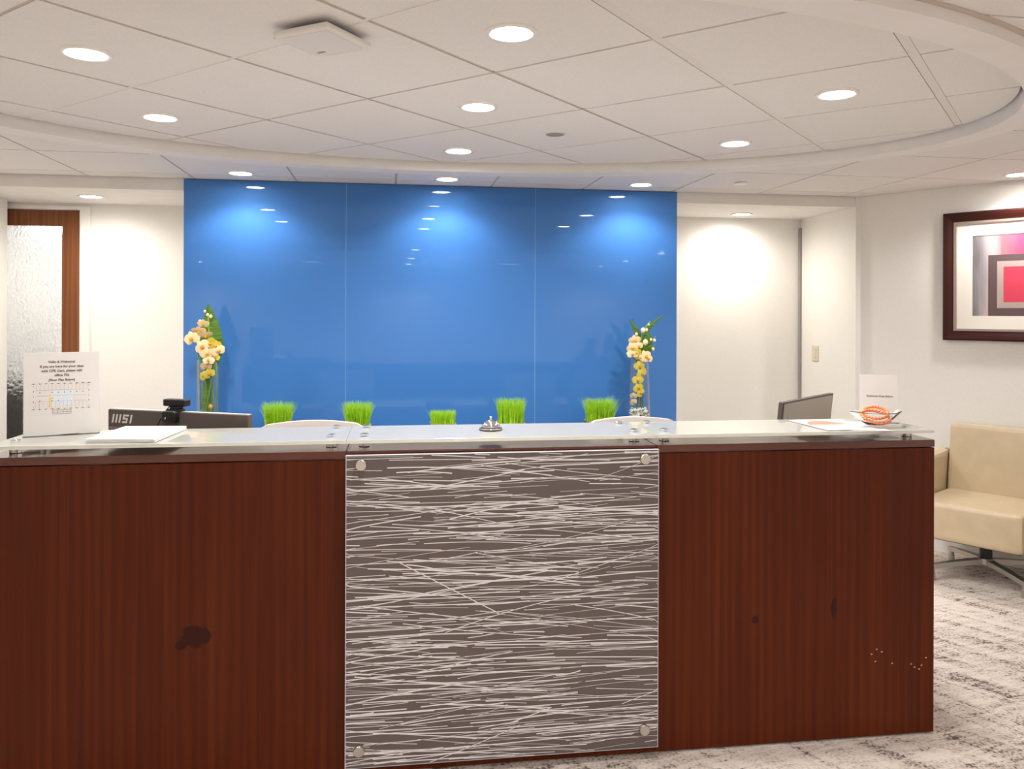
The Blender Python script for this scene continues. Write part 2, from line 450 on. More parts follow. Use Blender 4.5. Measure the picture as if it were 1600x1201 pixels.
# soffits
struct('ceiling_left', box(LC[0] - .6, BX0, WY + .01, AY + .0, ZS, ZTOP), 'ceiling_paint', 'dropped white soffit over the recess with the frosted door', 'ceiling')
struct('ceiling_right', box(BX1, RC[0] + .02, WY + .01, AY, ZS, ZTOP), 'ceiling_paint', 'dropped white soffit over the recess with the light switch', 'ceiling')

# small room behind the frosted door
struct('wall_hall', join(box(-3.6, -1.3, 7.45, 7.55, 0, 2.4), box(-3.7, -3.6, AY + .1, 7.55, 0, 2.4), box(-1.3, -1.2, AY + .1, 7.55, 0, 2.4), box(-3.7, -3.1, AY, AY + .1, 0, 2.4)),
       'wall_paint', 'white hall walls seen blurred through the frosted door', 'wall')
struct('ceiling_hall', box(-3.7, -1.2, AY + .1, 7.55, 2.4, 2.45), 'ceiling_paint', 'white hall ceiling beyond the frosted door', 'ceiling')

# ---- ceiling: slab, oval recess with tiles on the diagonal, outer field square to the blue wall
room = [(RC[0], WY - .005), (LC[0], WY - .005), LE, (LE[0], YB), (RE[0], YB), RE]
ceil = struct('ceiling', prism([(-5, YB - .12), (5.8, YB - .12), (5.8, AY + .1), (-5, AY + .1)], ZTOP, ZTOP + .05), 'plenum_shade',
              'suspended ceiling of large white tiles around an oval tray', 'ceiling')
EC, EA, EB, RW = Vector((CX, 3.177)), 2.137, 1.287, 0.125
def ell(p, grow=0.0): return ((p[0] - EC.x) / (EA + grow)) ** 2 + ((p[1] - EC.y) / (EB + grow)) ** 2

def clip_poly(poly, clip):                 # convex clip, clip polygon counter-clockwise
    out = list(poly)
    for i in range(len(clip)):
        a, b = Vector(clip[i]), Vector(clip[(i + 1) % len(clip)]); e = b - a
        ins = lambda p: e.x * (p[1] - a.y) - e.y * (p[0] - a.x) >= -1e-9
        src, out = out, []
        for j in range(len(src)):
            p, q = src[j - 1], src[j]
            ip, iq = ins(p), ins(q)
            if ip != iq:
                dp = e.x * (p[1] - a.y) - e.y * (p[0] - a.x); dq = e.x * (q[1] - a.y) - e.y * (q[0] - a.x)
                t = dp / (dp - dq); out.append((p[0] + (q[0] - p[0]) * t, p[1] + (q[1] - p[1]) * t))
            if iq: out.append(q)
        if not out: return []
    return out

def cells_tile(o, ax, ay, L, z0, z1, keep, n=24):
    """a tile cut by the oval: the cells whose centre passes keep()"""
    K = [[keep(o + ax * (L * (i + .5) / n) + ay * (L * (j + .5) / n)) for j in range(n)] for i in range(n)]
    bm = bmesh.new(); vs = {}
    def V(i, j, z):
        if (i, j, z) not in vs:
            p = o + ax * (L * i / n) + ay * (L * j / n); vs[(i, j, z)] = bm.verts.new((p.x, p.y, z))
        return vs[(i, j, z)]
    g = lambda i, j: 0 <= i < n and 0 <= j < n and K[i][j]
    cnt = 0
    for i in range(n):
        for j in range(n):
            if not K[i][j]: continue
            cnt += 1
            bm.faces.new((V(i, j, z0), V(i, j + 1, z0), V(i + 1, j + 1, z0), V(i + 1, j, z0)))
            if not g(i - 1, j): bm.faces.new((V(i, j, z0), V(i, j, z1), V(i, j + 1, z1), V(i, j + 1, z0)))
            if not g(i + 1, j): bm.faces.new((V(i + 1, j, z0), V(i + 1, j + 1, z0), V(i + 1, j + 1, z1), V(i + 1, j, z1)))
            if not g(i, j - 1): bm.faces.new((V(i, j, z0), V(i + 1, j, z0), V(i + 1, j, z1), V(i, j, z1)))
            if not g(i, j + 1): bm.faces.new((V(i, j + 1, z0), V(i, j + 1, z1), V(i + 1, j + 1, z1), V(i + 1, j + 1, z0)))
    return bm, cnt

TS = 0.61
# diagonal grid of the oval tray
ga = math.radians(46.2); O = Vector((-0.0583, 2.3280))
dA = Vector((math.cos(ga), math.sin(ga))); dB = Vector((math.sin(ga), -math.cos(ga)))   # along the A lines / from A line to A line
OVAL = [(EC.x + (EA - .012) * math.cos(2 * PI * k / 180), EC.y + (EB - .012) * math.sin(2 * PI * k / 180)) for k in range(180)]
WIDE = {1: 0.030, 2: 0.030}
def gapA(i): return WIDE.get(i, 0.013) / 2
for i in range(-7, 8):
    for j in range(-5, 8):
        g0, g1 = gapA(i), gapA(i + 1)
        o = O + dB * (TS * i + g0 + .002) + dA * (TS * j + .0065)
        LB, LA = TS - g0 - g1 - .004, TS - .013
        cs = [o, o + dB * LB, o + dB * LB + dA * LA, o + dA * LA]
        cp = clip_poly([tuple(p) for p in cs], OVAL)
        if len(cp) >= 3:
            ar = abs(sum(cp[k - 1][0] * cp[k][1] - cp[k][0] * cp[k - 1][1] for k in range(len(cp)))) / 2
            if ar > .002: obj('ceiling_tile', prism(cp, ZI, ZTOP), 'tile', ceil)
def chord(o, d, grow):
    a, b = EA + grow, EB + grow; q = o - EC
    A = d.x ** 2 / a ** 2 + d.y ** 2 / b ** 2; B = 2 * (q.x * d.x / a ** 2 + q.y * d.y / b ** 2); C = q.x ** 2 / a ** 2 + q.y ** 2 / b ** 2 - 1
    D = B * B - 4 * A * C
    if D <= 0: return None
    return (-B - D ** .5) / (2 * A), (-B + D ** .5) / (2 * A)
def bar(o, d, t0, t1, w, z0, z1, m):
    n = Vector((-d.y, d.x)) * w / 2; a, b = o + d * t0, o + d * t1
    return obj('grid_bar', prism([tuple(a - n), tuple(b - n), tuple(b + n), tuple(a + n)], z0, z1), m, ceil)
for i in range(-6, 8):
    c = chord(O + dB * TS * i, dA, -.02)
    if c:
        w = WIDE.get(i)
        bar(O + dB * TS * i, dA, c[0], c[1], w if w else .0125, ZI + (.0015 if w else .0035), ZTOP, 'grid' if w else 'grid_slot')
for j in range(-5, 8):
    c = chord(O + dA * TS * j, dB, -.02)
    if c: bar(O + dA * TS * j, dB, c[0], c[1], .0125, ZI + (.001 if j == 0 else .0035), ZTOP, 'grid' if j == 0 else 'grid_slot')
# outer field
X0, Y0 = -1.168 - TS * 6, 1.98 - TS * 7
ax, ay = Vector((1, 0)), Vector((0, 1))
for i in range(0, 17):
    for j in range(0, 14):
        x0, y0 = X0 + TS * i + .006, Y0 + TS * j + .006; L = TS - .012
        if y0 < -0.4: continue
        sq = [(x0, y0), (x0 + L, y0), (x0 + L, y0 + L), (x0, y0 + L)]
        cp = clip_poly(sq, room)
        if len(cp) < 3: continue
        o = Vector((x0, y0))
        near = min(ell(o + ax * L * a / 4 + ay * L * b / 4, .06) for a in range(5) for b in range(5))
        if near >= 1.06:
            obj('ceiling_tile', prism(cp, ZO, ZTOP), 'tile', ceil)
        elif max(ell(p, .06) for p in sq) > 1:
            bm, cnt = cells_tile(o, ax, ay, L, ZO, ZTOP, lambda p: ell(p, .06) >= 1 and p.y < WY)
            if cnt > 4: obj('ceiling_tile', bm, 'tile', ceil)
            else: bm.free()
def bar_outer(o, d, w):
    """grid bar of the outer field, split by the oval"""
    L0, L1 = -9.0, 9.0
    for k in range(6):
        a, b = Vector(room[k]), Vector(room[(k + 1) % 6]); e = b - a
        den = e.x * d.y - e.y * d.x
        num = e.x * (o.y - a.y) - e.y * (o.x - a.x)
        if abs(den) < 1e-9:
            if num < 0: return
            continue
        t = -num / den
        if den > 0: L0 = max(L0, t)
        else: L1 = min(L1, t)
    if L1 - L0 < .02: return
    c = chord(o, d, .06)
    segs = [(L0, L1)] if not c else [(L0, min(L1, c[0])), (max(L0, c[1]), L1)]
    for a, b in segs:
        if b - a > .02: bar(o, d, a, b, w, ZO + .004, ZTOP, 'grid_slot')
for i in range(0, 18): bar_outer(Vector((X0 + TS * i, 0)), ay, .0115)
for j in range(0, 15): bar_outer(Vector((0, Y0 + TS * j)), ax, .0115)
obj('rear_field', prism(clip_poly([(-5, YB), (5.8, YB), (5.8, Y0 + TS * 3.0), (-5, Y0 + TS * 3.0)], room), ZO, ZTOP), 'tile', ceil)

# oval band (hangs a little below both ceilings)
def ellring(a0, b0, a1, b1, z0, z1, n=160):
    bm = bmesh.new(); R = []
    for i in range(n):
        c, s = math.cos(2 * PI * i / n), math.sin(2 * PI * i / n)
        R.append([bm.verts.new((EC.x + a * c, EC.y + b * s, z)) for a, b, z in ((a0, b0, z0), (a1, b1, z0), (a1, b1, z1), (a0, b0, z1))])
    for i in range(n):
        A, B = R[i], R[(i + 1) % n]
        for k in range(4):
            bm.faces.new((A[k], B[k], B[(k + 1) % 4], A[(k + 1) % 4]))
    return bm
tr = struct('trim_1', ellring(EA, EB, EA + RW, EB + RW, ZB, ZTOP), 'ceiling_paint', 'white oval band framing the ceiling tray over the desk', 'trim')
for p in tr.data.polygons: p.use_smooth = True
tr.data.set_sharp_from_angle(angle=math.radians(40))
ang = obj('wall_angle', ellring(EA + RW, EB + RW, EA + RW + .02, EB + RW + .02, ZO - .004, ZO + .004), 'grid_slot', tr)

# ------------------------------------------------------------------ doors
dr = thing('door_1', 'brown wooden door with tall frosted glass pane', 'door', (-2.10, AY, 0), 0, kind='structure')
DX0 = -.90
obj('stile', box(-.118, 0, .02, .065, .01, 2.235, .003), 'door_wood', dr)
obj('stile', box(DX0, DX0 + .118, .02, .065, .01, 2.235, .003), 'door_wood', dr)
obj('rail', box(DX0 + .118, -.118, .02, .065, 2.125, 2.235, .003), 'door_wood', dr)
obj('rail', box(DX0 + .118, -.118, .02, .065, .01, .26, .003), 'door_wood', dr)
obj('pane', box(DX0 + .116, -.116, .036, .044, .258, 2.127), 'door_glass', dr)
obj('jamb', join(box(0.003, .079, .0, .09, 0, 2.255), box(.012, .075, -.012, .0, 0, 2.262, .002)), 'wall_paint', dr)
obj('jamb', box(DX0 - .05, DX0 - .003, -.005, .09, 0, 2.255), 'wall_paint', dr)
obj('head', join(box(DX0 - .05, .003, .0, .09, 2.239, 2.255), box(DX0 - .05, .012, -.012, .0, 2.236, 2.262)), 'wall_paint', dr)
# low cabinet added in the hall to darken the foot of the pane
cb = thing('added_cabinet', 'added dark cabinet darkening the foot of the frosted door pane', 'cabinet', (-2.75, 6.75, 0))
obj('body', box(-.55, .55, -.2, .2, .02, .98, .006), 'dark_chair', cb)
for x in (-.54, .01): obj('cabinet_door', box(x, x + .53, -.218, -.2, .05, .95, .004), 'dark_chair', cb)

# ------------------------------------------------------------------ lamps
def spot(parent, w, size_deg, blend, loc, col=(1, .96, .90), rad=.05):
    l = bpy.data.lights.new('lamp_light', 'SPOT'); l.energy = w; l.color = col
    l.spot_size = math.radians(size_deg); l.spot_blend = blend; l.shadow_soft_size = rad
    o = bpy.data.objects.new('lamp_light', l); link(o, parent); o.location = loc
    return o
def downlight(x, y, z, label, group, w, cone=150, blend=.6, col=(1, 1, .995), name='recessed_downlight'):
    t = thing(name, label, 'ceiling light', (x, y, z), 0, group)
    prof = [(.060, .004), (.060, -.004), (.064, -.0075), (.074, -.0075), (.079, -.004), (.080, .004)]
    obj('trim_ring', lathe(prof, 40, close=True), 'lamp_trim', t, True, 50)
    obj('lens', lathe([(0, -.0035), (.05, -.0035), (.0605, -.001), (.0605, .004), (0, .004)], 40), 'lens', t, True, 50)
    spot(t, w, cone, blend, (0, 0, -.02), col)
    return t
G1 = 'round downlights of the oval ceiling tray'
for x, y, lab in ((CX, 2.36, 'round downlight in oval tray beside the white access point'),
                  (CX, 3.23, 'round downlight of the oval tray above the service bell, middle of its row'),
                  (CX, 4.13, 'round downlight of the oval tray near the blue wall'),
                  (-.955, 2.77, 'round downlight of the oval tray above the floor plan sign, away from the wall'),
                  (-.955, 3.63, 'round downlight of the oval tray on the door side, toward the recess'),
                  (1.67, 2.82, 'round downlight of the oval tray on the armchair side, away from the wall'),
                  (1.67, 3.72, 'round downlight of the oval tray on the armchair side, toward the recess')):
    downlight(x, y, ZI, lab, G1, LAMP_W)
G2 = 'wall washer downlights along the blue glass'
for x, lab in ((-.85, 'wall washer downlight above the door-side vase on the blue wall'), (CX, 'wall washer downlight above the middle of the blue wall'),
               (1.585, 'wall washer downlight above the vase with the upright leaf spikes')):
    downlight(x, 4.93, ZO, lab, G2, WASH_W, 140, .5, (1, 1, 1))
downlight(3.62, 4.19, ZO, 'downlight above the framed pink picture', None, 38.0)
downlight(-2.12, 4.50, ZO, 'downlight in the outer ceiling before the frosted door', None, LAMP_W)
downlight(-1.885, 5.56, ZS, 'warm downlight in the soffit before the frosted door', None, 36, 172, 1.0, (1, .94, .83))
downlight(2.61, 5.70, ZS, 'warm downlight in the soffit by the light switch wall', None, 36, 172, 1.0, (1, .94, .83))
for x in (-3.0, CX, 3.7):  # out-of-view ceiling lights, added to lift the ambient and frontal light
    for y in (-.2, -1.9, -3.4):
        downlight(x, y, ZO, 'added downlight in the unseen lobby ceiling in front of the desk', 'added lobby downlights in front of the desk', 95.0)
t = thing('hall_lamp', 'ceiling lamp in the hall beyond the frosted door', 'ceiling light', (-2.5, 6.6, 2.4))
obj('diffuser', lathe([(0, -.05), (.14, -.045), (.17, 0), (0, 0)], 32), 'lens', t, True, 50)
pl = bpy.data.lights.new('lamp_light', 'POINT'); pl.energy = 5.5; pl.color = (.84, .92, 1.0); pl.shadow_soft_size = .12
o = bpy.data.objects.new('lamp_light', pl); link(o, t); o.location = (0, 0, -.2)

# two pendant lamps out in the lobby, mirrored in the blue glass
for x, y, lab in ((PEN[0], -1.0, 'shallow white pendant lamp mirrored in the blue glass above the first grass pot'), (PEN[1], -1.0, 'shallow white pendant lamp mirrored in the blue glass near the panel seam')):
    t = thing('pendant_lamp', lab, 'pendant lamp', (x, y, ZO), 0, 'pendant lamps mirrored in the blue glass')
    obj('canopy', lathe([(0, 0), (.05, 0), (.05, -.012), (0, -.014)], 24), 'lamp_trim', t, True, 40)
    obj('stem', lathe([(0, -.012), (.008, -.012), (.008, -.08), (0, -.08)], 12), 'steel', t, True, 40)
    obj('shade', lathe([(0, -.08), (.06, -.082), (.18, -.115), (.185, -.135), (.178, -.135), (.05, -.10), (0, -.098)], 40), 'lamp_trim', t, True, 50)
    obj('diffuser', lathe([(0, -.13), (.10, -.128), (.165, -.122), (.165, -.118), (0, -.118)], 32), 'pendant_glow', t, True, 50)
# ceiling fittings
t = thing('sprinkler_cover', 'small grey round cover plate set in an oval tray tile', 'sprinkler', (.766, 3.671, ZI))
obj('plate', lathe([(0, -.006), (.038, -.006), (.043, -.003), (.044, .002), (0, .002)], 32), 'grey_plastic', t, True, 50)
obj('rim', lathe([(.044, .002), (.044, -.004), (.048, -.004), (.049, .002)], 32), 'lamp_trim', t, True, 50)
t = thing('sprinkler_cover', 'small white raised round cover plate on the outer ceiling near the recess', 'sprinkler', (2.175, 4.757, ZO))
obj('plate', lathe([(0, -.012), (.036, -.012), (.040, -.009), (.040, -.002), (0, -.002)], 32), 'lamp_trim', t, True, 50)
obj('neck', lathe([(0, -.002), (.03, -.002), (.03, .004), (0, .004)], 24), 'grey_plastic', t, True, 50)
t = thing('access_point', 'square white wireless access point hanging under an oval tray tile', 'access point', (-.19, 2.443, ZI), math.radians(46.2 - 90 + 45 - 1))
t.rotation_euler[2] = math.radians(-35)
obj('mount', box(-.06, .06, -.06, .06, -.016, .002, .004), 'black_plastic', t)
sh = obj('shell', join(box(-.100, .100, -.103, .103, -.036, -.018, .006, 3)), 'white_plastic', t, True, 40)
obj('face_plate', box(-.082, .082, -.085, .085, -.0375, -.036, .0006, 1), 'white_plastic', sh)
obj('logo_mark', box(-.068, -.040, .055, .066, -.0382, -.0375), 'grey_plastic', sh)
obj('status_light', lathe([(0, -.0395), (.003, -.0385), (.0035, -.036)], 12, T(-.096, -.096, 0)), 'ink_blue', sh)

# ------------------------------------------------------------------ reception desk
desk = thing('reception_desk', 'long dark mahogany reception desk with two-level counter', 'desk', (.40, 2.727, 0), math.radians(-1.0))
HW, HL, SX, TOPZ = 1.59, 1.65, .532, 1.078
obj('front_panel', box(-HL, -SX - .001, 0, .025, .006, TOPZ - .029, .0015, 1), 'desk_wood', desk)
obj('front_panel', box(-SX + .001, SX - .001, 0.0, .025, .006, TOPZ - .029, .0015, 1), 'desk_wood', desk)
obj('front_panel', box(SX + .001, HW, 0, .025, .006, TOPZ - .029, .0015, 1), 'desk_wood', desk)
for a, b in ((-HL, -SX - .001), (-SX + .001, SX - .001), (SX + .001, HW)):
    obj('counter_slab', box(a, b, -.002, .34, TOPZ - .026, TOPZ, .0015, 1), 'counter_wood', desk)
obj('side_panel', box(-HL, -HL + .025, .026, .78, .006, TOPZ - .029 - .30, .0015, 1), 'desk_wood', desk)
obj('side_panel', box(HW - .025, HW, .026, .78, .006, TOPZ - .029 - .30, .0015, 1), 'desk_wood', desk)
for x in (-HL, HW - .025): obj('counter_end', box(x, x + .025, .026, .34, TOPZ - .328, TOPZ - .026, .0015, 1), 'desk_wood', desk)
obj('work_surface', box(-HL + .025, HW - .025, .026, .80, .72, .75, .003), 'work_laminate', desk)
for x in (-.55, .53): obj('divider', box(x, x + .02, .03, .38, .006, .72), 'desk_wood', desk)

# decorative resin panel on four stand-off bolts
pn = thing('decor_panel', 'taupe resin panel with pale scattered strands on the desk front', 'panel', (.40, 2.727, 0), math.radians(-1.0))
PX0, PX1, PZ0, PZ1, PY = -.532, .533, .038, 1.069, -.030
obj('sheet', box(PX0, PX1, PY + .0006, PY + .010, PZ0, PZ1, .001, 1), 'resin_edge', pn)
obj('backing', box(PX0 + .003, PX1 - .003, PY, PY + .002, PZ0 + .003, PZ1 - .003), 'resin_dark', pn)
bm = bmesh.new(); rs = random.Random(11)
for k in range(560):
    L = rs.choice((rs.uniform(.08, .22), rs.uniform(.2, .5), rs.uniform(.3, .75), rs.uniform(.3, .75)))
    cx, cz = rs.uniform(PX0 - .15, PX1 + .15), PZ0 + (PZ1 - PZ0) * ((k + rs.random()) / 560)
    a = rs.gauss(0, .062) if rs.random() < .85 else rs.gauss(0, .16); cur = rs.gauss(0, .012); w = rs.choice((.0006, .0008, .0011, .0014, .0019)); w2 = w * rs.uniform(.75, 1.0)
    yy = PY - .0002 - .0004 * rs.random()
    prev = None; N = 9
    for i in range(N + 1):
        s = i / N - .5
        x = cx + L * s * math.cos(a); z = cz + L * s * math.sin(a) + cur * L * (s * s * 4 - .5)
        if not (PX0 + .003 < x < PX1 - .003):
            x = min(max(x, PX0 + .003), PX1 - .003)
        ww = w + (w2 - w) * (i / N)
        z0, z1 = z - ww, z + ww
        if z0 < PZ0 + .003 or z1 > PZ1 - .003: prev = None; continue
        cur_v = (bm.verts.new((x, yy, z0)), bm.verts.new((x, yy, z1)))
        if prev and abs(prev[0].co.x - x) > 1e-5:
            bm.faces.new((prev[0], cur_v[0], cur_v[1], prev[1]))
        prev = cur_v
st = obj('embedded_strands', bm, 'strand', pn); st['kind'] = 'stuff'
for x, z in ((-.482, 1.036), (.482, 1.036), (-.486, .098), (.482, .104)):
    b = obj('standoff_bolt', lathe([(0, -.012), (.0165, -.012), (.0185, -.009), (.0185, 0), (.012, 0), (.012, .042), (0, .042)], 32, T(x, PY, z) @ RX(-PI / 2)), 'steel', pn, True, 40)

# glass tops on clear standoffs
GZ0, GZ1 = TOPZ + .024, TOPZ + .036
def glass_top(x0, x1, label, y0=-.002, y1=.335):
    g = thing('glass_counter_top', label, 'glass top', (.40, 2.727, 0), math.radians(-1.0), 'opal glass tops on the reception desk')
    obj('glass_sheet', box(x0, x1, y0, y1, GZ0, GZ1, .0015, 2), 'opal_glass', g)
    for x in (x0 + .055, x1 - .055):
        for y in (y0 + .085, y1 - .04):
            s = obj('standoff', lathe([(0, TOPZ), (.0185, TOPZ), (.0185, GZ0 - .001), (0, GZ0 - .001)], 24, T(x, y, 0)), 'acrylic', g, True, 40)
            obj('pin', lathe([(0, TOPZ), (.005, TOPZ), (.005, GZ0 - .001), (0, GZ0 - .001)], 12, T(x, y, 0)), 'chrome', s, True, 40)
            c = obj('cap', lathe([(0, GZ1 + .009), (.013, GZ1 + .009), (.015, GZ1 + .007), (.015, GZ1 - .001), (0, GZ1 - .001)], 24, T(x, y, 0)), 'acrylic', g, True, 40)
            obj('screw', lathe([(0, GZ1 + .0105), (.006, GZ1 + .0105), (.006, GZ1 + .009), (0, GZ1 + .009)], 12, T(x, y, 0)), 'chrome', c, True, 40)
    return g
glass_top(-1.645, -SX - .0004, 'white opal glass counter top carrying the floor plan sign')
glass_top(-SX + .0004, SX - .0004, 'white opal glass counter top carrying the service bell')
glass_top(SX + .0004, 1.588, 'white opal glass counter top carrying the glass bowl')
GT = GZ1

# ------------------------------------------------------------------ things on the counter
# service bell
b = thing('service_bell', 'chrome service bell with black base on the glass top', 'bell', (.373, 2.905, GT))
obj('base', lathe([(0, 0), (.041, 0), (.043, .003), (.041, .006), (.033, .010), (.012, .011), (0, .011)], 40), 'black_plastic', b, True, 40)
obj('base_ring', lathe([(.036, .0075), (.041, .006), (.0415, .0075), (.036, .0095)], 40, close=True), 'chrome', b, True, 60)
dome = [(.034, .012)] + [(.034 * math.cos(a), .013 + .024 * math.sin(a)) for a in [i * PI / 2 / 9 for i in range(9)]] + [(.004, .0372), (.004, .036), (.031, .013)]
obj('dome', lathe(dome, 40), 'chrome', b, True, 50)
obj('button', lathe([(.004, .036), (.004, .042), (.0028, .042), (.0028, .045), (.0045, .047), (.004, .050), (0, .0512)], 20), 'chrome', b, True, 50)

# floor plan sign in an acrylic holder
sg = thing('sign_holder', 'acrylic holder with white notice and small floor plan', 'sign', (-1.10, 2.975, GT), math.radians(19))
SW, SH = .232, .288
obj('acrylic_sheet', box(-SW / 2, SW / 2, 0.003, .0055, .0015, SH), 'acrylic', sg)
obj('acrylic_foot', box(-SW / 2, SW / 2, -.0035, .075, 0, .002), 'acrylic', sg)
pp = obj('paper', box(-.113, .113, -.0006, .003, .004, SH - .004), 'paper_sheet', sg)
def flat_text(s, size, x, z, y=-.0009, bold=.0004): return text_mesh(s, size, T(x, y, z) @ RX90, bold=bold)
FRONT = -.0010
tx = join(flat_text('Hello & Welcome!', .0105, 0, .249, FRONT), flat_text('If you are here for your class', .0112, 0, .233, FRONT),
          flat_text('with CPR Cert, please visit', .0112, 0, .218, FRONT), flat_text('office 702', .0112, 0, .203, FRONT), flat_text('(Floor Plan Below)', .0105, 0, .187, FRONT))
obj('printed_text', tx, 'ink', pp)
PXa, PXb, PZa, PZb = -.084, .082, .092, .178
def dash(x, z, w, h): return box(x - w / 2, x + w / 2, FRONT, FRONT + .0003, z - h / 2, z + h / 2)
bm = bmesh.new(); bl = bmesh.new()
for i in range(10):
    x = PXa + (PXb - PXa) * i / 9
    for z in (PZa, PZb): merge(bm, dash(x, z, .005 if i % 9 == 0 else .0035, .003))
    for z in (PZa, PZb): merge(bl, dash(x, z, .012, .0012))
    if i in (1, 3, 4, 5, 6, 7, 8): merge(bm, dash(x, PZb - .030, .003, .003))
    if i in (1, 3, 4): merge(bm, dash(x, PZb - .058, .003, .003))
for k in range(5):
    for x in (PXa, PXb): merge(bm if k % 2 else bl, dash(x, PZa + (PZb - PZa) * (k + .5) / 5, .002, .005))
for z in (.081, .088, .0745): merge(bm, dash(.0, z, .056, .0009))
for x in (-.028, -.012, .004, .016, .028): merge(bm, dash(x, .081, .0009, .014))
for k in range(14): merge(bl, dash(PXa + .008 + k * .0118, PZb - .012, .0006, .02)); merge(bl, dash(PXa + .006 + k * .0118, PZa + .014, .0006, .022))
for z in (PZb - .022, PZa + .026, PZa + .045): merge(bl, dash(-.001, z, .15, .0006))
obj('plan_columns', bm, 'ink', pp)['kind'] = 'stuff'; obj('plan_lines', bl, 'ink_light', pp)['kind'] = 'stuff'
obj('plan_core', box(-.03, .034, FRONT + .0002, FRONT + .0004, PZa + .012, PZb - .024), 'ink_blue', pp)
obj('plan_route', join(dash(-.036, .113, .006, .03), dash(-.031, .128, .012, .006)), 'ink_yellow', pp)

# stack of forms on the door side
pf = thing('form_stack', 'stack of blank white forms on the glass top', 'paper', (-.836, 2.925, GT), math.radians(-6))
for k in range(6):
    a = math.radians((0, .6, -.8, .4, -.3, 0)[k]); M = T(0, 0, .0004 + k * .0021) @ RZ(a) @ T((0, .002, -.002, .001, -.001, 0)[k], 0, 0)
    sh = obj('sheet', box(-.108, .108, -.150, .150, 0, .0019, .0006, 1, M=M), 'paper', pf)
obj('printed_block', box(-.005, .085, .045, .12, .0131, .0134), 'ink_grey', pf)

# flyers by the bowl
fl = thing('paper_flyer', 'white flyer with coral arch print beside the bowl', 'paper', (1.685, 2.862, GT), math.radians(2))
obj('sheet', box(-.108, .108, -.135, .135, .002, .003), 'paper', fl)
poly = [(-.104 + .208 * i / 14, -.01 + .125 * math.sin(PI * i / 14) ** .7) for i in range(15)]
obj('printed_arch', prism(poly, .003, .0033), 'ink_taupe', fl)
poly = [(-.098 + .15 * i / 12, .0 + .10 * math.sin(PI * i / 12) ** .7) for i in range(13)]
obj('printed_patch', prism(poly, .0032, .0036), 'ink_coral', fl)
f2 = thing('paper_flyer', 'blank white leaflet sticking out under the coral flyer', 'paper', (1.735, 2.835, GT), math.radians(-14))
obj('sheet', box(-.105, .105, -.12, .12, 0, .0014), 'paper', f2)

# leaf-shaped glass bowl with orange wrist coils
bw = thing('glass_bowl', 'clear leaf shaped glass bowl with pointed ends holding orange coils', 'bowl', (1.812, 2.792, GT), math.radians(-4))
def bowl():
    bm = bmesh.new(); n = 48
    prof = [(.25, .004, 0), (.48, .010, .1), (.74, .026, .45), (.90, .043, .8), (1.0, .056, 1), (.965, .058, 1), (.86, .046, .8), (.70, .031, .45), (.44, .016, .1), (.0, .012, 0)]
    out = [(.0, .0, 0), (.25, .0, 0)]
    rings = []
    for f, z, pt in out + prof[0:]:
        if f == 0: rings.append([bm.verts.new((0, 0, z))]); continue
        r = []
        for i in range(n):
            a = 2 * PI * i / n
            rx = .072 + .030 * pt * abs(math.cos(a)) ** 3; ry = .066
            r.append(bm.verts.new((f * rx * math.cos(a) * (1 if abs(math.cos(a)) < 2 else 1), f * ry * math.sin(a), z + .004 * pt * abs(math.cos(a)) ** 5)))
        rings.append(r)
    for A, B in zip(rings, rings[1:]):
        for i in range(n):
            j = (i + 1) % n
            if len(A) == 1: bm.faces.new((A[0], B[i], B[j]))
            elif len(B) == 1: bm.faces.new((A[i], A[j], B[0]))
            else: bm.faces.new((A[i], A[j], B[j], B[i]))
    return bm
obj('bowl_body', bowl(), 'bowl_glass', bw, True, 60)
def coil(name, label, loc, rx, ry, rot, tilt):
    c = thing(name, label, 'key coil', loc, rot, None)
    pts = []
    N = 260; turns = 26
    for i in range(N):
        a = 2 * PI * i / N; h = a * turns
        e = Vector((math.cos(a), math.sin(a), 0))
        p = Vector((rx * math.cos(a), ry * math.sin(a), 0)) + e * .0016 * math.cos(h) + Vector((0, 0, .0016 * math.sin(h)))
        pts.append(p)
    cb = obj('coil_loop', tube(pts, .0050, 8, True, RX(tilt)), 'coil', c, True)
    q = RX(tilt) @ Vector((rx * .85, ry * -.5, .004))
    obj('key_ring', tube([q + Vector((.009 * math.cos(2 * PI * i / 16), .009 * math.sin(2 * PI * i / 16), .003)) for i in range(16)], .0011, 6, True), 'chrome', c, True)
    return c
coil('wrist_coil', 'orange spiral wrist coil lying low in the glass bowl', (1.812, 2.79, GT + .040), .054, .046, .1, .42)
coil('wrist_coil', 'orange spiral wrist coil leaning on top of the other coil in the bowl', (1.822, 2.808, GT + .052), .044, .038, -.5, .50)

# small sign behind the bowl
s2 = thing('sign_holder', 'small acrylic holder with nearly blank white card behind the bowl', 'sign', (1.902, 2.905, GT), math.radians(-26))
Ml = RX(math.radians(-8))
obj('acrylic_sheet', box(-.071, .071, .0025, .0045, .001, .190, M=Ml), 'acrylic', s2)
obj('acrylic_foot', box(-.071, .071, -.002, .06, 0, .002), 'acrylic', s2)
c2 = obj('card', box(-.069, .069, .0, .0025, .003, .187, M=Ml), 'card_paper', s2)
obj('printed_text', text_mesh('Restroom Keys Below', .0105, Ml @ T(.004, -.0003, .100) @ RX90, bold=.0003), 'ink', c2)

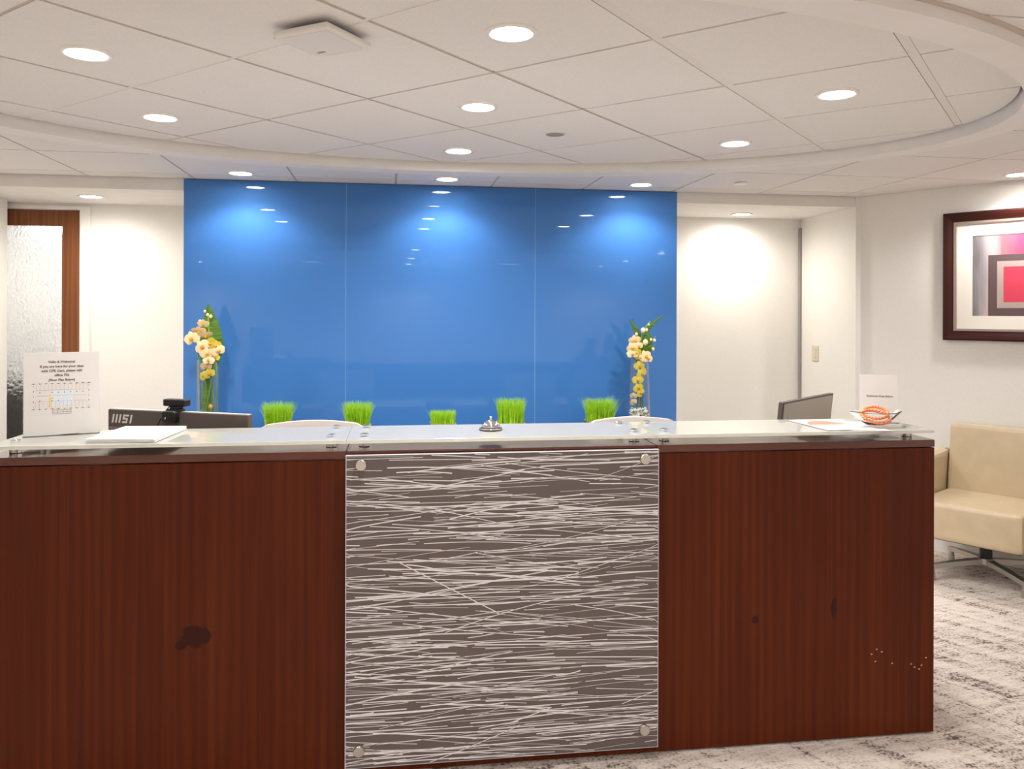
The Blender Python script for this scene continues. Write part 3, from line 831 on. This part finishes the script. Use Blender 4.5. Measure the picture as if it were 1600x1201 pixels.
# ------------------------------------------------------------------ monitors and webcam
mo = thing('computer_monitor', 'wide grey monitor with silver logo, seen from behind', 'monitor', (-.80, 3.31, .75), math.radians(-25.5))
MW, MH, MT = .645, .385, 1.15 - .75
obj('shell', box(-MW / 2, MW / 2, -.016, .016, MT - MH, MT, .004, 2), 'monitor_grey', mo)
obj('top_edge', box(-MW / 2 + .004, MW / 2 - .004, -.006, .014, MT - .0005, MT + .0012), 'monitor_edge', mo)
obj('back_ridge', box(-MW / 2 + .006, MW / 2 - .01, -.021, -.016, MT - .30, MT - .068, .004, 2), 'monitor_stripe', mo)
obj('stand_neck', box(-.035, .035, -.05, -.018, .01, MT - .14, .006), 'monitor_grey', mo)
obj('stand_base', box(-.12, .12, -.11, .10, 0, .012, .005), 'monitor_grey', mo)
def strokes(polys, h, M):
    bm = bmesh.new()
    for pl in polys:
        x = [p for p in pl]
        merge(bm, prism(x, 0, .0006))
    bm.transform(M); return bm
def slant(pts, k=.22): return [(x + y * k, y) for x, y in pts]
def rct(x0, x1, y0, y1): return slant([(x0, y0), (x1, y0), (x1, y1), (x0, y1)])
u = .0335
logo = [rct(0, .0075, 0, u), rct(.0165, .024, 0, u), rct(.033, .0405, 0, u),
        rct(.050, .074, 0, .007), rct(.067, .074, .007, .0205), rct(.050, .067, .0135, .0205), rct(.050, .057, .0205, u), rct(.057, .078, .0265, u),
        rct(.086, .0935, 0, u)]
obj('logo', strokes(logo, 0, T(-MW / 2 + .018, -.0160, MT - .053) @ RX90), 'logo_silver', mo)

wc = thing('webcam', 'black webcam clipped on the wide monitor', 'webcam', mo.matrix_basis @ Vector((0, 0, 0)), math.radians(-25.5))
wc.location = (-.80 + .012 * 0, 3.31, .75)
wx = -.012
obj('camera_bar', box(wx - .052, wx + .052, -.014, .022, MT + .020, MT + .048, .007, 3), 'black_plastic', wc, True, 40)
obj('lens_ring', lathe([(0, .003), (.009, .003), (.011, 0), (0, 0)], 20, T(wx, .022, MT + .034) @ RX(-PI / 2)), 'grey_plastic', wc, True, 40)
obj('hinge', join(box(wx - .022, wx + .022, -.012, .016, MT + .008, MT + .022, .004), box(wx - .032, wx + .030, -.020, .018, MT + .0015, MT + .010, .003)), 'black_plastic', wc)
bm = box(wx - .034, wx + .030, -.046, -.0165, MT - .040, MT + .006, .010, 3)
obj('clip_foot', bm, 'black_plastic', wc, True, 40)
obj('screw', lathe([(0, .002), (.003, .0015), (.003, 0), (0, 0)], 12, T(wx - .012, -.046, MT - .022) @ RX(PI / 2)), 'chrome', wc, True)
cpts = [Vector((wx - .020, -.012, MT + .022)).lerp(Vector((wx - .06, -.040, MT - .12)), t / 10) + Vector((-.012 * math.sin(PI * t / 10), -.012 * math.sin(PI * t / 10), 0)) for t in range(11)]
obj('cable', tube(cpts, .0022, 8), 'rubber', wc, True)

m2 = thing('computer_monitor', 'slim grey monitor turned sideways, near the light switch wall', 'monitor', (1.90, 3.425, .75), math.radians(39))
Mt = T(0, 0, .407) @ RX(math.radians(6)) @ T(0, 0, -.407)
obj('shell', box(-.286, .286, 0, .02, .06, .407, .003, 2, M=Mt), 'monitor_grey', m2)
obj('back_cover', box(-.272, .276, -.0015, .001, .075, .400, M=Mt), 'screen_grey', m2)
obj('stand_neck', box(-.03, .03, .02, .05, .01, .25, .006), 'monitor_grey', m2)
obj('stand_base', box(-.11, .11, -.04, .13, 0, .012, .005), 'monitor_grey', m2)

# ------------------------------------------------------------------ task chairs behind the desk
def task_chair(loc, rz, label, top=1.062):
    c = thing('task_chair', label, 'chair', loc, rz, 'pale grey task chairs behind the desk')
    # local: faces -y (towards the counter)
    bm = bmesh.new(); N, R = 14, 8; W = .222; g = []
    for i in range(N + 1):
        row = []
        for j in range(R + 1):
            s = i / N * 2 - 1; tt = j / R
            topz = top - .015 * s * s - (.012 if abs(s) > .95 else 0)
            z = .56 + (topz - .56) * tt
            row.append(Vector((s * W * (1 - .10 * (1 - tt)), .21 + .05 * tt - .05 * s * s, z)))
        g.append(row)
    F = [[bm.verts.new(p) for p in r] for r in g]; B = [[bm.verts.new(p + Vector((0, .028, 0))) for p in r] for r in g]
    for i in range(N):
        for j in range(R):
            bm.faces.new((F[i][j], F[i + 1][j], F[i + 1][j + 1], F[i][j + 1])); bm.faces.new((B[i][j], B[i][j + 1], B[i + 1][j + 1], B[i + 1][j]))
        bm.faces.new((F[i][R], F[i + 1][R], B[i + 1][R], B[i][R])); bm.faces.new((F[i][0], B[i][0], B[i + 1][0], F[i + 1][0]))
    for j in range(R):
        bm.faces.new((F[0][j], F[0][j + 1], B[0][j + 1], B[0][j])); bm.faces.new((F[N][j], B[N][j], B[N][j + 1], F[N][j + 1]))
    obj('backrest', bm, 'chair_shell', c, True, 45)
    obj('back_support', tube([(0, .262, .70), (0, .27, .50), (0, .20, .42), (0, .05, .41)], .022, 10), 'grey_plastic', c, True)
    obj('seat', box(-.24, .24, -.24, .24, .43, .50, .028, 3), 'dark_chair', c, True, 40)
    obj('gas_post', lathe([(0, .09), (.028, .09), (.028, .26), (.018, .26), (.018, .43), (0, .43)], 16), 'chrome', c, True, 40)
    for k in range(5):
        a = 2 * PI * k / 5 + .3; d = Vector((math.cos(a), math.sin(a), 0))
        lg = obj('leg', tube([d * .02 + Vector((0, 0, .105)), d * .29 + Vector((0, 0, .075))], [.022, .014], 8), 'grey_plastic', c, True, 40)
        obj('caster', lathe([(0, -.012), (.027, -.012), (.029, 0), (.027, .012), (0, .012)], 16, T(d.x * .29, d.y * .29, .0295) @ RZ(a) @ RX(PI / 2)), 'rubber', lg, True, 40)
    return c
task_chair((-.32, 3.38, 0), 0.0, 'pale grey task chair behind the desk, before the two tall grass pots')
ch2 = task_chair((1.18, 3.53, 0), math.radians(2), 'pale grey task chair behind the desk, before the clear vase with white pebbles', 1.034)

# ------------------------------------------------------------------ credenza with grass pots and vases
cr = thing('credenza', 'low dark wooden credenza under the blue glass', 'cabinet', (CX, 4.96, 0))
CTZ = .765
obj('top', box(-1.52, 1.50, -.22, .225, CTZ - .03, CTZ, .003), 'credenza_wood', cr)
obj('body', box(-1.50, 1.48, -.20, .22, .07, CTZ - .03), 'credenza_wood', cr)
obj('plinth', box(-1.46, 1.44, -.17, .21, 0, .07), 'black_plastic', cr)
for k in range(6):
    d = obj('cabinet_door', box(-1.495 + k * .496, -1.495 + k * .496 + .490, -.218, -.20, .075, CTZ - .035, .003), 'credenza_wood', cr)
    obj('handle', tube([(-1.495 + k * .496 + .45, -.232, .62), (-1.495 + k * .496 + .45, -.232, .70)], .005, 8), 'steel', d, True)

def grass_pot(x, y, w, gh, pot_h, label, seed, splay):
    t = thing('grass_pot', label, 'potted grass', (x, y, CTZ), 0, 'pots of bright green grass under the blue wall')
    h = w / 2
    def frus(a, b, z0, z1):
        bm = bmesh.new(); A = [bm.verts.new((sx * a, sy * a, z0)) for sx, sy in ((-1, -1), (1, -1), (1, 1), (-1, 1))]; B = [bm.verts.new((sx * b, sy * b, z1)) for sx, sy in ((-1, -1), (1, -1), (1, 1), (-1, 1))]
        bm.faces.new(A[::-1]); bm.faces.new(B)
        for i in range(4): bm.faces.new((A[i], A[(i + 1) % 4], B[(i + 1) % 4], B[i]))
        return bm
    p = obj('pot', frus(h * .86, h, 0, pot_h), 'pot', t)
    obj('rim', join(*[box(*b) for b in ((-h - .002, h + .002, -h - .002, -h + .005, pot_h - .006, pot_h + .002), (-h - .002, h + .002, h - .005, h + .002, pot_h - .006, pot_h + .002),
        (-h - .002, -h + .005, -h + .005, h - .005, pot_h - .006, pot_h + .002), (h - .005, h + .002, -h + .005, h - .005, pot_h - .006, pot_h + .002))]), 'pot_rim', p)
    obj('soil', box(-h + .006, h - .006, -h + .006, h - .006, pot_h - .01, pot_h + .001), 'soil', t)
    r = random.Random(seed); bm = bmesh.new()
    for k in range(1100):
        bx, by = r.uniform(-h * .92, h * .92), r.uniform(-h * .92, h * .92)
        L = gh * r.uniform(.78, 1.04); out = splay * r.uniform(.2, 1.3)
        dx, dy = bx / h * out + r.gauss(0, .10), by / h * out + r.gauss(0, .10)
        wd = r.uniform(.0011, .0019); a = r.uniform(0, PI); px, py = math.cos(a) * wd, math.sin(a) * wd
        pr = None
        for i in range(4):
            s = i / 3; q = (bx + dx * L * s * s * .9 + dx * L * s * .1, by + dy * L * s * s * .9 + dy * L * s * .1, pot_h + L * s * (1 - .05 * s))
            f = 1 - s * .85
            cv = (bm.verts.new((q[0] - px * f, q[1] - py * f, q[2])), bm.verts.new((q[0] + px * f, q[1] + py * f, q[2])))
            if pr: bm.faces.new((pr[0], pr[1], cv[1], cv[0]))
            pr = cv
    g = obj('grass', bm, 'blade', t); g['kind'] = 'stuff'
VY = 4.95
grass_pot(-.633, VY, .150, .150, .095, 'pot of tall green grass under the blue wall, nearest the wide monitor', 1, .16)
grass_pot(-.170, VY, .150, .150, .092, 'pot of tall green grass under the blue wall, at the task chair shoulder', 2, .14)
grass_pot(.340, VY, .150, .080, .098, 'pot of short cropped green grass under the blue wall', 3, .12)
grass_pot(.760, VY, .160, .155, .096, 'pot of dense green grass rising behind the service bell', 4, .07)
grass_pot(1.325, VY, .160, .150, .094, 'pot of splayed green grass beside the clear vase with pebbles', 5, .24)

# flowers
def blossom_mesh(name, m):
    bm = bmesh.new()
    def petal(a, L, W, lift, mid=5):
        d = Vector((math.cos(a), math.sin(a), 0)); n = Vector((-d.y, d.x, 0)); rows = []
        for i in range(mid + 1):
            s = i / mid; w = W * math.sin(PI * min(s * .92 + .06, 1)) ** .7
            c = d * L * s + Vector((0, 0, lift * s * s))
            rows.append([bm.verts.new(c + n * w * t + Vector((0, 0, -.10 * w * t * t))) for t in (-1, 0, 1)])
        for A, B in zip(rows, rows[1:]):
            for k in range(2): bm.faces.new((A[k], A[k + 1], B[k + 1], B[k]))
    for a, L, W in ((PI / 2, .030, .012), (PI * .5 + 2.1, .030, .011), (PI * .5 - 2.1, .030, .011), (0.15, .033, .019), (PI - .15, .033, .019)):
        petal(a, L, W, -.006)
    me = bpy.data.meshes.new(name); bm.to_mesh(me); bm.free(); me.materials.append(MATS[m])
    for p in me.polygons: p.use_smooth = True
    return me
def core_mesh():
    bm = lathe([(0, -.002), (.006, 0), (.0085, .006), (.005, .012), (0, .013)], 12)
    me = bpy.data.meshes.new('core'); bm.to_mesh(me); bm.free(); me.materials.append(MATS['petal_core'])
    return me
BLM = {k: blossom_mesh('blossom', k) for k in ('petal', 'petal_yellow', 'petal_pink')}
CORE = core_mesh()
def blossom(parent, p, m, size, yaw, pitch, roll=0.0):
    o = bpy.data.objects.new('blossom', BLM[m]); link(o, parent)
    o.matrix_basis = T(*p) @ RZ(yaw) @ RX(PI / 2 + pitch) @ RZ(roll) @ Matrix.Scale(size * 1.06, 4)
    c = bpy.data.objects.new('blossom_core', CORE); link(c, o)
def bud(parent, p, r, m='petal'):
    bm = lathe([(0, -r * 1.2), (r * .8, -r * .6), (r, 0), (r * .75, r * .7), (0, r * 1.2)], 12, T(*p))
    return obj('flower_bud', bm, m, parent, True)
def leaf(parent, base, tip, w, bulge=(0, -.02, 0), n=12, m='leaf', fold=.25):
    bm = bmesh.new(); base, tip = Vector(base), Vector(tip); rows = []
    d = (tip - base); side = d.cross(Vector((0, 1, 0))).normalized()
    for i in range(n + 1):
        s = i / n; c = base.lerp(tip, s) + Vector(bulge) * math.sin(PI * s)
        ww = w * math.sin(PI * (s * .93 + .05)) ** .8 * (1.25 - .5 * s)
        rows.append([bm.verts.new(c + side * ww * t + Vector((0, fold * ww * abs(t), 0))) for t in (-1, -.5, 0, .5, 1)])
    for A, B in zip(rows, rows[1:]):
        for k in range(4): bm.faces.new((A[k], A[k + 1], B[k + 1], B[k]))
    return obj('leaf', bm, m, parent, True)
def vase(x, y, r0, r1, H, label, fill):
    t = thing('glass_vase', label, 'vase', (x, y, CTZ))
    th = .004
    obj('vase_body', lathe([(0, 0), (r0, 0), (r1, H), (r1 - th, H), (r0 - th, .012), (0, .012)], 40), 'vase_glass', t, True, 40)
    r = random.Random(5); bm = bmesh.new(); b2 = bmesh.new()
    for k in range(330):
        a, q = r.uniform(0, 2 * PI), (r0 - th - .014) * math.sqrt(r.random()); z = .02 + r.random() * fill
        rr = r.uniform(.009, .014); M = T(q * math.cos(a), q * math.sin(a), z) @ RZ(r.random() * 6) @ RX(r.random() * 6) @ Matrix.Diagonal((rr, rr * .8, rr * .6, 1))
        s = bmesh.new(); bmesh.ops.create_icosphere(s, subdivisions=1, radius=1, matrix=M)
        merge(b2 if r.random() < .10 else bm, s)
    g = thing('pebble_fill', 'white pebbles in the bottom of the ' + ('straight clear vase' if r0 < .07 else 'clear vase that widens downward'), 'pebbles', (x, y, CTZ)); g['kind'] = 'stuff'
    o = obj('white_pebbles', bm, 'pebble', g, True); o['kind'] = 'stuff'
    o = obj('tan_pebbles', b2, 'pebble_tan', g, True); o['kind'] = 'stuff'
    return t
# door-side vase
vx = -1.033; VH = .492
vase(vx, VY, .062, .062, VH, 'straight clear glass vase with yellow stems behind the wide monitor', .05)
fa = thing('orchid_bouquet', 'cream orchids with one broad green leaf in the straight vase', 'flowers', (vx, VY, CTZ))
leaf(fa, (0, .012, .40), (-.004, .018, .815), .064, (.014, 0, 0), 16)
leaf(fa, (-.012, .012, .06), (-.010, .012, .47), .026, (0, 0, 0), 10)
for pts, r, mm in (([(.02, 0, .03), (-.01, .01, .3), (-.03, .0, .5), (-.05, -.02, .62)], .004, 'stem'), ([(-.03, .01, .03), (.0, -.01, .25), (.035, -.01, .45), (.05, -.02, .55)], .004, 'stem'),
                   ([(.01, .02, .03), (.03, .01, .25), (.01, 0, .45), (0, 0, .75)], .004, 'stem'), ([(-.04, 0, .2), (-.05, .0, .45), (-.06, 0, .55)], .005, 'leaf'),
                   ([(.045, .0, .05), (.05, 0, .3), (.045, 0, .48)], .0035, 'stem')):
    obj('stem', tube(pts, r, 8), mm, fa, True)
for p, m_, s, y_, pi_, ro in (((-.082, -.045, .615), 'petal', 1.45, -.2, .1, .3), ((-.045, -.04, .66), 'petal', 1.2, .1, .9, 0), ((-.005, -.05, .635), 'petal', 1.2, .2, .9, .2),
        ((-.02, -.04, .70), 'petal', 1.0, 0, .6, 0), ((-.02, -.055, .57), 'petal', 1.35, 0, .1, .8), ((.006, -.055, .53), 'petal', 1.2, .3, .2, .2), ((.048, -.04, .575), 'petal_yellow', 1.1, .4, .2, 0),
        ((.065, -.04, .545), 'petal', 1.25, .5, .1, .4), ((.02, -.045, .59), 'petal_yellow', 1.1, 0, .5, 1), ((.012, -.05, .49), 'petal', 1.0, 0, -.2, 0), ((.045, -.03, .505), 'petal_yellow', .8, 0, 0, 0),
        ((-.005, -.035, .455), 'petal_pink', 1.0, 0, .1, 0), ((.015, -.035, .41), 'petal_yellow', 1.0, .3, .1, .5), ((-.02, -.03, .40), 'petal_yellow', .9, -.3, 0, 1), ((.018, -.03, .23), 'petal_core', .0, 0, 0, 0)):
    if s > 0: blossom(fa, p, m_, s, y_, pi_, ro)
for p, r in (((-.04, -.03, .715), .011), ((.0, -.02, .755), .009), ((.018, -.02, .745), .010), ((-.015, -.02, .775), .008), ((.02, -.03, .22), .014), ((.012, -.03, .12), .014)):
    bud(fa, p, r, 'petal' if r < .012 else 'petal_core')
# vase with the spikes
vx2 = 1.585
vase(vx2, VY, .077, .058, .482, 'clear glass vase widening downward, with white pebbles', .148)
fb = thing('orchid_bouquet', 'cream orchids with two upright leaf spikes in the widening vase', 'flowers', (vx2, VY, CTZ))
for pts, r, mm in (([(.0, 0, .12), (.0, 0, .3), (-.02, 0, .5), (-.03, -.02, .6)], .004, 'stem'), ([(.015, 0, .12), (.01, .01, .3), (.0, 0, .5), (.02, 0, .66), (.07, 0, .72)], .004, 'stem'),
                   ([(-.02, .01, .12), (.0, .0, .3), (.02, 0, .52), (.045, 0, .6)], .004, 'stem'), ([(.03, .02, .12), (.03, .01, .45)], .003, 'leaf'),
                   ([(.03, 0, .54), (.075, -.01, .565), (.10, -.01, .56)], .0022, 'stem'), ([(.045, 0, .57), (.085, -.01, .61), (.105, -.01, .625)], .0022, 'stem')):
    obj('stem', tube(pts, r, 8), mm, fb, True)
leaf(fb, (.02, .02, .56), (-.068, .0, .735), .017, (.012, 0, 0))
leaf(fb, (.03, .02, .60), (.165, .0, .765), .012, (-.018, 0, .01))
leaf(fb, (.02, .02, .46), (.055, .01, .67), .036, (.02, 0, 0))
leaf(fb, (.0, .03, .46), (.015, .02, .64), .036, (0, 0, 0))
for p, m_, s, y_, pi_, ro in (((-.045, -.045, .60), 'petal', 1.15, -.2, .4, .2), ((-.06, -.045, .555), 'petal', 1.15, -.3, .3, .6), ((-.06, -.05, .515), 'petal', 1.1, -.2, .1, 0), ((-.02, -.05, .565), 'petal', .9, 0, .1, .3),
        ((-.035, -.05, .525), 'petal_yellow', 1.0, 0, .4, 0), ((.025, -.05, .500), 'petal', 1.3, .2, 0, .4), ((.042, -.05, .485), 'petal', 1.0, .2, 0, 0), ((-.01, -.045, .495), 'petal_yellow', 1.0, 0, .5, 0),
        ((-.01, -.035, .44), 'petal_yellow', 1.1, 0, .1, .2), ((.008, -.03, .39), 'petal_yellow', 1.2, .2, .1, .8), ((-.02, -.03, .35), 'petal_yellow', 1.1, -.2, 0, 0), ((-.015, -.03, .30), 'petal_yellow', 1.0, 0, 0, .4),
        ((.0, -.03, .27), 'petal_yellow', .9, 0, 0, 1), ((-.045, -.02, .25), 'petal_pink', .7, -.4, 0, 0), ((-.045, -.02, .21), 'petal_pink', .7, -.4, 0, .6)):
    blossom(fb, p, m_, s, y_, pi_, ro)
for p, r in (((.01, -.04, .665), .016), ((.033, -.04, .667), .010), ((.022, -.05, .59), .018), ((-.03, -.03, .64), .010), ((.072, -.01, .605), .009), ((.095, -.01, .60), .010), ((.085, -.012, .545), .011), ((.06, 0, .70), .008)):
    bud(fb, p, r)

# ------------------------------------------------------------------ picture, switch
RA = math.atan2(RD[1], RD[0])
def on_right_wall(s, off): return (RC[0] + RD[0] * s - .840 * off, RC[1] + RD[1] * s - .542 * off, 0)
p0 = on_right_wall(.552, 0.0)
pc = thing('framed_picture', 'wide picture of pink and grey squares in a dark frame', 'picture', p0, RA)
PW, Z0, Z1, FW = 1.0, 1.372, 2.182, .062
# local: x along the wall, -y into the room
def rail(pa, pb, outn, m, name, parent):
    """mitred frame member with a stepped profile; pa-pb outer corners, outn inward direction"""
    prof = [(0, -.002), (0, -.034), (.012, -.040), (.030, -.034), (.052, -.022), (.062, -.020), (.062, -.002)]
    pa, pb, nn = Vector(pa), Vector(pb), Vector(outn); d = (pb - pa).normalized()
    bm = bmesh.new(); A, B = [], []
    for q, y in prof:
        A.append(bm.verts.new((pa.x + nn.x * q + d.x * q, y, pa.y + nn.y * q + d.y * q)))
        B.append(bm.verts.new((pb.x + nn.x * q - d.x * q, y, pb.y + nn.y * q - d.y * q)))
    n = len(prof)
    for i in range(n): bm.faces.new((A[i], A[(i + 1) % n], B[(i + 1) % n], B[i]))
    bm.faces.new(A); bm.faces.new(B[::-1])
    return obj(name, bm, m, parent)
cs = [(0, Z0), (PW, Z0), (PW, Z1), (0, Z1)]; ns = [(0, 1), (-1, 0), (0, -1), (1, 0)]
for k in range(4): rail(cs[k], cs[(k + 1) % 4], ns[k], 'frame_wood', 'frame_rail', pc)
a = FW - .002
obj('inner_lip', join(box(a, PW - a, -.024, -.006, Z0 + a, Z0 + a + .014), box(a, PW - a, -.024, -.006, Z1 - a - .014, Z1 - a),
    box(a, a + .016, -.024, -.006, Z0 + a + .014, Z1 - a - .014), box(PW - a - .016, PW - a, -.024, -.006, Z0 + a + .014, Z1 - a - .014)), 'frame_lip', pc)
AX0, AX1, AZ0, AZ1 = .165, PW - .165, 1.527, 2.030
obj('mat_board', join(box(a, AX0, -.010, -.004, Z0 + a, Z1 - a), box(AX1, PW - a, -.010, -.004, Z0 + a, Z1 - a), box(AX0, AX1, -.010, -.004, Z0 + a, AZ0), box(AX0, AX1, -.010, -.004, AZ1, Z1 - a)), 'mat_board', pc)
pr = obj('print', box(AX0 - .002, AX1 + .002, -.006, -.003, AZ0 - .002, AZ1 + .002), 'art_print', pc)
def sqring(x0, x1, z0, z1, w, y): return join(box(x0, x1, y, y + .0004, z0, z0 + w), box(x0, x1, y, y + .0004, z1 - w, z1), box(x0, x0 + w, y, y + .0004, z0 + w, z1 - w), box(x1 - w, x1, y, y + .0004, z0 + w, z1 - w))
qx0, qx1 = .255, .70
obj('printed_square', sqring(qx0, qx1, AZ0 - .001, 1.905, .05, -.0066), 'art_plum', pr)
obj('printed_square', sqring(qx0 + .05, qx1 - .05, AZ0 + .05, 1.865, .035, -.0068), 'art_taupe', pr)
obj('printed_square', box(qx0 + .085, qx1 - .085, -.0066, -.0062, AZ0 + .085, 1.83), 'art_red', pr)

sw = thing('light_switch', 'beige rocker light switch on the recess side wall', 'light switch', (ARX, 5.73, 1.237))
obj('plate', box(-.007, .0005, -.045, .045, -.058, .058, .003, 2), 'beige_plastic', sw)
obj('rocker', box(-.011, -.006, -.018, .018, -.034, .034, .002, 2), 'beige_plastic', sw)

# ------------------------------------------------------------------ armchair on the slanted wall
ac = thing('armchair', 'cream leather swivel armchair on a four-star metal base', 'armchair', (3.450, 4.232, 0), RA)
# local x along the wall, +y towards the wall, sitter faces -y
def cushion(x0, x1, y0, y1, z0, z1, bev, seg=4, M=None): return box(x0, x1, y0, y1, z0, z1, bev, seg, M)
obj('seat', cushion(-.282, .282, -.315, .30, .250, .462, .035, 4), 'leather', ac, True, 30)
Mb = T(0, .20, .42) @ RX(math.radians(-8)) @ T(0, -.20, -.42)
obj('backrest', cushion(-.282, .282, .165, .285, .40, .865, .035, 4, Mb), 'leather', ac, True, 30)
for s in (-1, 1):
    x0, x1 = (-.385, -.287) if s < 0 else (.287, .385)
    bm = box(x0, x1, -.31, .30, .245, .675, .03, 4)
    for v in bm.verts:
        if v.co.z > .5: v.co.z += .06 * (v.co.y + .05)
    obj('armrest', bm, 'leather', ac, True, 30)
obj('underframe', box(-.25, .25, -.24, .24, .235, .252), 'black_plastic', ac)
obj('swivel_post', lathe([(0, .11), (.033, .11), (.033, .237), (0, .237)], 24), 'black_plastic', ac, True, 40)
hub = obj('hub', lathe([(0, .085), (.042, .088), (.042, .122), (0, .124)], 24), 'brushed_alu', ac, True, 40)
for k in range(4):
    aa = -RA - YAW + math.radians(4) + k * PI / 2
    d = Vector((math.cos(aa), math.sin(aa), 0)); nrm = Vector((-d.y, d.x, 0))
    bm = bmesh.new(); vs = []
    for r_, w, zt, zb in ((.02, .022, .120, .090), (.20, .019, .106, .080), (.34, .016, .092, .066)):
        vs.append([bm.verts.new(d * r_ + nrm * w * sx + Vector((0, 0, z))) for sx, z in ((-1, zb), (1, zb), (1, zt), (-1, zt))])
    for A, B in zip(vs, vs[1:]):
        for i in range(4): bm.faces.new((A[i], A[(i + 1) % 4], B[(i + 1) % 4], B[i]))
    bm.faces.new(vs[0][::-1]); bm.faces.new(vs[-1])
    lg = obj('base_leg', bm, 'brushed_alu', ac)
    obj('glide', lathe([(0, 0), (.018, 0), (.017, .03), (.013, .070), (0, .070)], 16, T(d.x * .325, d.y * .325, 0)), 'brushed_alu', lg, True, 40)
